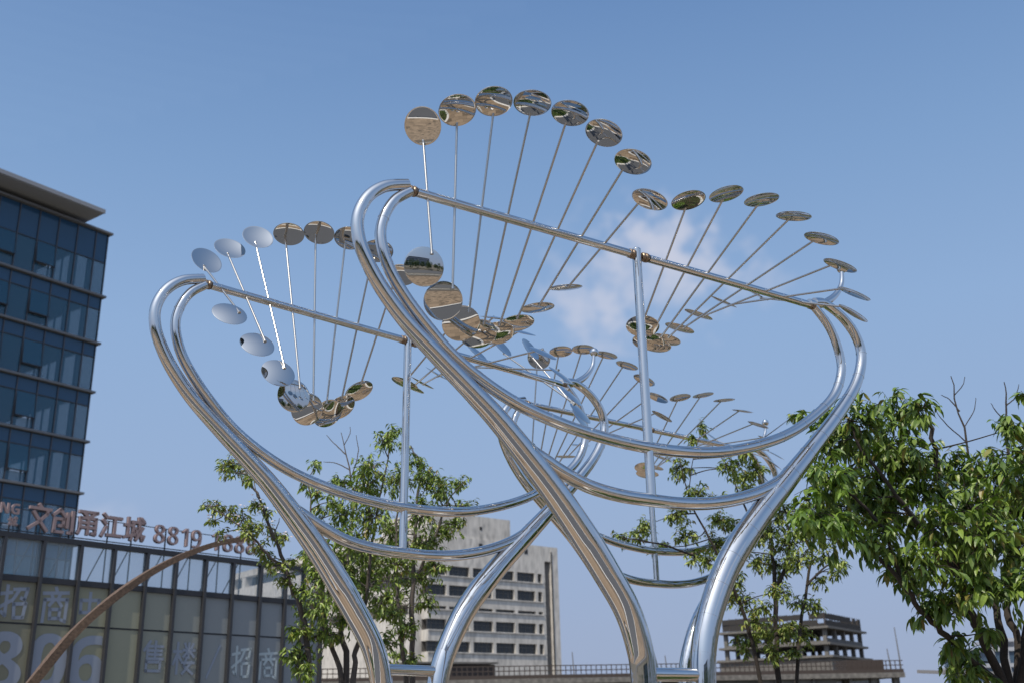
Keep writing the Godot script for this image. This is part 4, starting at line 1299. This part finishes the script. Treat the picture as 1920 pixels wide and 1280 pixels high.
	tree("multistem_tree", "bushy tree of several thin stems beside the left sculpture's left leg", Vector3(-2.00, 0.00, -12.60),
		[[[Vector3(-2.00, 0.00, -12.60), Vector3(-2.01, 1.99, -12.60), Vector3(-2.18, 2.57, -12.50), Vector3(-2.26, 3.09, -12.40), Vector3(-2.32, 3.68, -12.30), Vector3(-2.44, 4.31, -12.30)], 0.040, 0.006],
		[[Vector3(-2.00, 0.00, -12.60), Vector3(-1.95, 2.02, -12.60), Vector3(-2.06, 2.73, -12.70), Vector3(-2.03, 3.44, -12.80), Vector3(-1.97, 4.21, -12.80), Vector3(-2.16, 5.04, -12.90)], 0.045, 0.004],
		[[Vector3(-2.00, 0.00, -12.60), Vector3(-1.87, 2.07, -12.50), Vector3(-1.82, 2.48, -12.50), Vector3(-1.71, 3.08, -12.40), Vector3(-1.62, 3.91, -12.30), Vector3(-1.45, 4.90, -12.30)], 0.040, 0.006],
		[[Vector3(-2.18, 2.57, -12.50), Vector3(-2.34, 2.50, -12.30), Vector3(-2.50, 2.30, -12.20)], 0.020, 0.005],
		[[Vector3(-2.03, 3.44, -12.80), Vector3(-1.80, 3.90, -12.90), Vector3(-1.81, 4.56, -12.90)], 0.022, 0.005],
		[[Vector3(-2.02, 4.42, -12.85), Vector3(-1.94, 4.76, -12.90), Vector3(-1.97, 5.00, -12.90)], 0.008, 0.003],
		[[Vector3(-2.09, 4.75, -12.85), Vector3(-2.25, 4.91, -12.90), Vector3(-2.34, 5.01, -12.90)], 0.008, 0.003],
		[[Vector3(-2.03, 4.55, -12.85), Vector3(-2.21, 4.65, -12.90), Vector3(-2.37, 4.67, -12.90)], 0.008, 0.003],
		[[Vector3(-2.12, 4.87, -12.90), Vector3(-2.05, 5.02, -12.90), Vector3(-2.05, 5.11, -12.90)], 0.006, 0.003]],
		[-2.57, 4.40, -12.86, 0.10, -2.36, 4.17, -12.37, 0.12, -2.36, 4.53, -12.38, 0.09, -2.10, 4.00, -12.02, 0.12, -2.10, 4.35, -12.66, 0.17, -1.68, 4.35, -11.97, 0.23,
		-1.50, 4.66, -11.98, 0.16, -1.42, 4.84, -12.15, 0.12, -1.75, 4.13, -12.09, 0.26, -2.03, 3.93, -12.31, 0.23, -1.61, 3.79, -11.96, 0.28, -1.89, 3.55, -11.90, 0.25,
		-2.15, 3.35, -12.08, 0.24, -2.25, 3.16, -12.02, 0.20, -1.95, 3.20, -12.34, 0.29, -2.05, 2.92, -11.93, 0.31, -1.85, 3.15, -12.95, 0.30, -2.35, 2.82, -12.64, 0.27,
		-2.42, 2.57, -12.08, 0.16, -2.43, 2.27, -12.20, 0.19, -2.16, 2.55, -12.32, 0.23, -1.87, 2.72, -12.34, 0.23, -2.40, 3.00, -12.05, 0.12, -1.79, 3.52, -12.92, 0.25,
		-2.56, 3.56, -13.09, 0.12, -2.29, 3.77, -12.46, 0.14, -1.47, 2.78, -12.48, 0.15, -2.48, 2.32, -12.00, 0.11, -2.27, 2.12, -12.02, 0.13, -2.28, 3.96, -12.31, 0.10,
		-1.53, 2.88, -12.22, 0.21],
		{"bark": mats.bark_grey, "leaf": 0.085, "density": 54.0, "bright": 1.55, "droop": [0.1, 1.4], "warm": 0.08, "lo": Color(0.068, 0.11, 0.02), "hi": Color(0.185, 0.245, 0.048), "single": 0, "blossom": 0.03})
	tree("young_tree", "young tree behind the left sculpture's pole, before the concrete block", Vector3(-1.35, 0.00, -14.20),
		[[[Vector3(-1.35, 0.00, -14.20), Vector3(-1.37, 2.20, -14.20), Vector3(-1.37, 3.33, -14.20), Vector3(-1.34, 4.12, -14.20), Vector3(-1.28, 4.84, -14.20), Vector3(-1.42, 5.18, -14.20)], 0.045, 0.007],
		[[Vector3(-1.35, 0.00, -14.20), Vector3(-1.45, 2.27, -14.00), Vector3(-1.54, 3.12, -13.90), Vector3(-1.57, 3.93, -13.90), Vector3(-1.51, 4.71, -13.90)], 0.040, 0.006],
		[[Vector3(-1.37, 3.33, -14.20), Vector3(-1.10, 3.93, -14.40), Vector3(-0.93, 4.45, -14.50), Vector3(-0.72, 4.71, -14.50)], 0.025, 0.005],
		[[Vector3(-1.34, 4.12, -14.20), Vector3(-1.04, 4.29, -14.00), Vector3(-0.67, 4.27, -13.90)], 0.018, 0.004]],
		[-1.60, 4.78, -14.56, 0.29, -1.15, 4.53, -13.63, 0.26, -0.93, 4.38, -13.43, 0.23, -0.76, 4.73, -14.73, 0.15, -0.68, 4.30, -14.14, 0.16, -1.21, 4.15, -13.61, 0.29,
		-1.61, 3.97, -14.16, 0.32, -1.53, 3.46, -13.44, 0.29, -1.19, 3.82, -14.14, 0.29, -0.87, 4.17, -14.77, 0.18, -1.37, 3.40, -14.61, 0.31, -1.63, 3.17, -14.37, 0.24,
		-1.42, 2.71, -13.77, 0.22, -1.17, 3.04, -13.91, 0.17, -1.67, 2.54, -13.63, 0.17, -1.59, 2.42, -14.48, 0.13, -1.34, 4.90, -14.15, 0.17, -1.52, 5.18, -14.49, 0.13,
		-1.03, 3.50, -13.86, 0.19, -1.34, 2.32, -13.71, 0.12, -0.97, 4.02, -14.54, 0.16, -1.97, 3.65, -14.78, 0.22],
		{"bark": mats.bark_grey, "leaf": 0.085, "density": 54.0, "bright": 1.55, "droop": [0.0, 1.3], "warm": 0.1, "lo": Color(0.06, 0.1, 0.018), "hi": Color(0.17, 0.225, 0.044), "single": 0})
	# low planting in the beds
	var mm := MultiMesh.new()
	mm.transform_format = MultiMesh.TRANSFORM_3D
	mm.use_colors = true
	mm.mesh = leafm
	mm.instance_count = 9000
	for k in mm.instance_count:
		var bed: Array = beds[k % 2 if k < 6000 else 2 + k % 3]
		var a := rng.randf() * TAU
		var q := sqrt(rng.randf()) * 0.93
		var g: Vector2 = Vector2(cos(a) * bed[1].x, sin(a) * bed[1].y) * q + bed[0]
		var hgt := 0.1 + 0.25 * rng.randf()
		mm.set_instance_transform(k, Transform3D(Basis.from_euler(Vector3(rng.randf_range(-0.6, 0.6), rng.randf() * TAU, rng.randf_range(-0.2, 0.9))).scaled(Vector3.ONE * rng.randf_range(0.1, 0.2)), Vector3(g.x, hgt, g.y)))
		mm.set_instance_color(k, Color(0.04, 0.08, 0.015).lerp(Color(0.1, 0.15, 0.03), rng.randf()))
	var gc := MultiMeshInstance3D.new()
	gc.multimesh = mm
	gc.material_override = mats.leaf
	gc.name = "ground_cover"
	add_child(gc)
	tag(gc, "low green ground cover growing in the kerbed planting beds", "ground cover", "", "stuff")
	# the office block across the road behind the viewer, seen only in the mirrors
	var ob := thing("office_block", "pale office block with grey floor bands across the road, seen reflected in the discs", "building", Vector3(24, 0, 70))
	s = Shape.new()
	s.box(Vector3(0, 7, 8), Vector3(50, 14, 15.8))
	obj("glazing", s, mats.far_white, ob)
	for k in 5:
		s = Shape.new()
		s.box(Vector3(0, 0.3 + k * 3.6, 8), Vector3(50.6, 0.5, 16.6))
		obj("floor_band", s, mats.slab, ob)
	# the belt of trees round the back of the plaza
	var belt := MultiMesh.new()
	belt.transform_format = MultiMesh.TRANSFORM_3D
	belt.use_colors = true
	belt.mesh = leafm
	belt.instance_count = 14000
	for k in belt.instance_count:
		var blob := k % 40
		var centre := Vector3(-62.0 + 3.2 * blob, 3.6, 27.0 + 3.0 * sin(blob * 1.7))
		if blob >= 30:
			centre = Vector3(34.0 + 2.0 * sin(blob * 2.1), 3.4, 22.0 - 5.0 * (blob - 30))
		var d := Vector3(rng.randfn(), rng.randfn(), rng.randfn()).normalized() * pow(rng.randf(), 0.4)
		belt.set_instance_transform(k, Transform3D(Basis.from_euler(Vector3(rng.randf() * TAU, rng.randf() * TAU, rng.randf() * TAU)).scaled(Vector3.ONE * rng.randf_range(0.5, 0.9)), centre + d * Vector3(2.2, 2.9 + 0.8 * sin(blob * 3.1), 2.2)))
		belt.set_instance_color(k, Color(0.03, 0.065, 0.012).lerp(Color(0.09, 0.14, 0.03), rng.randf()))
	var bi := MultiMeshInstance3D.new()
	bi.multimesh = belt
	bi.material_override = mats.leaf
	bi.name = "tree_belt"
	add_child(bi)
	tag(bi, "belt of dark trees across the road, seen reflected in the steel", "trees", "", "stuff")
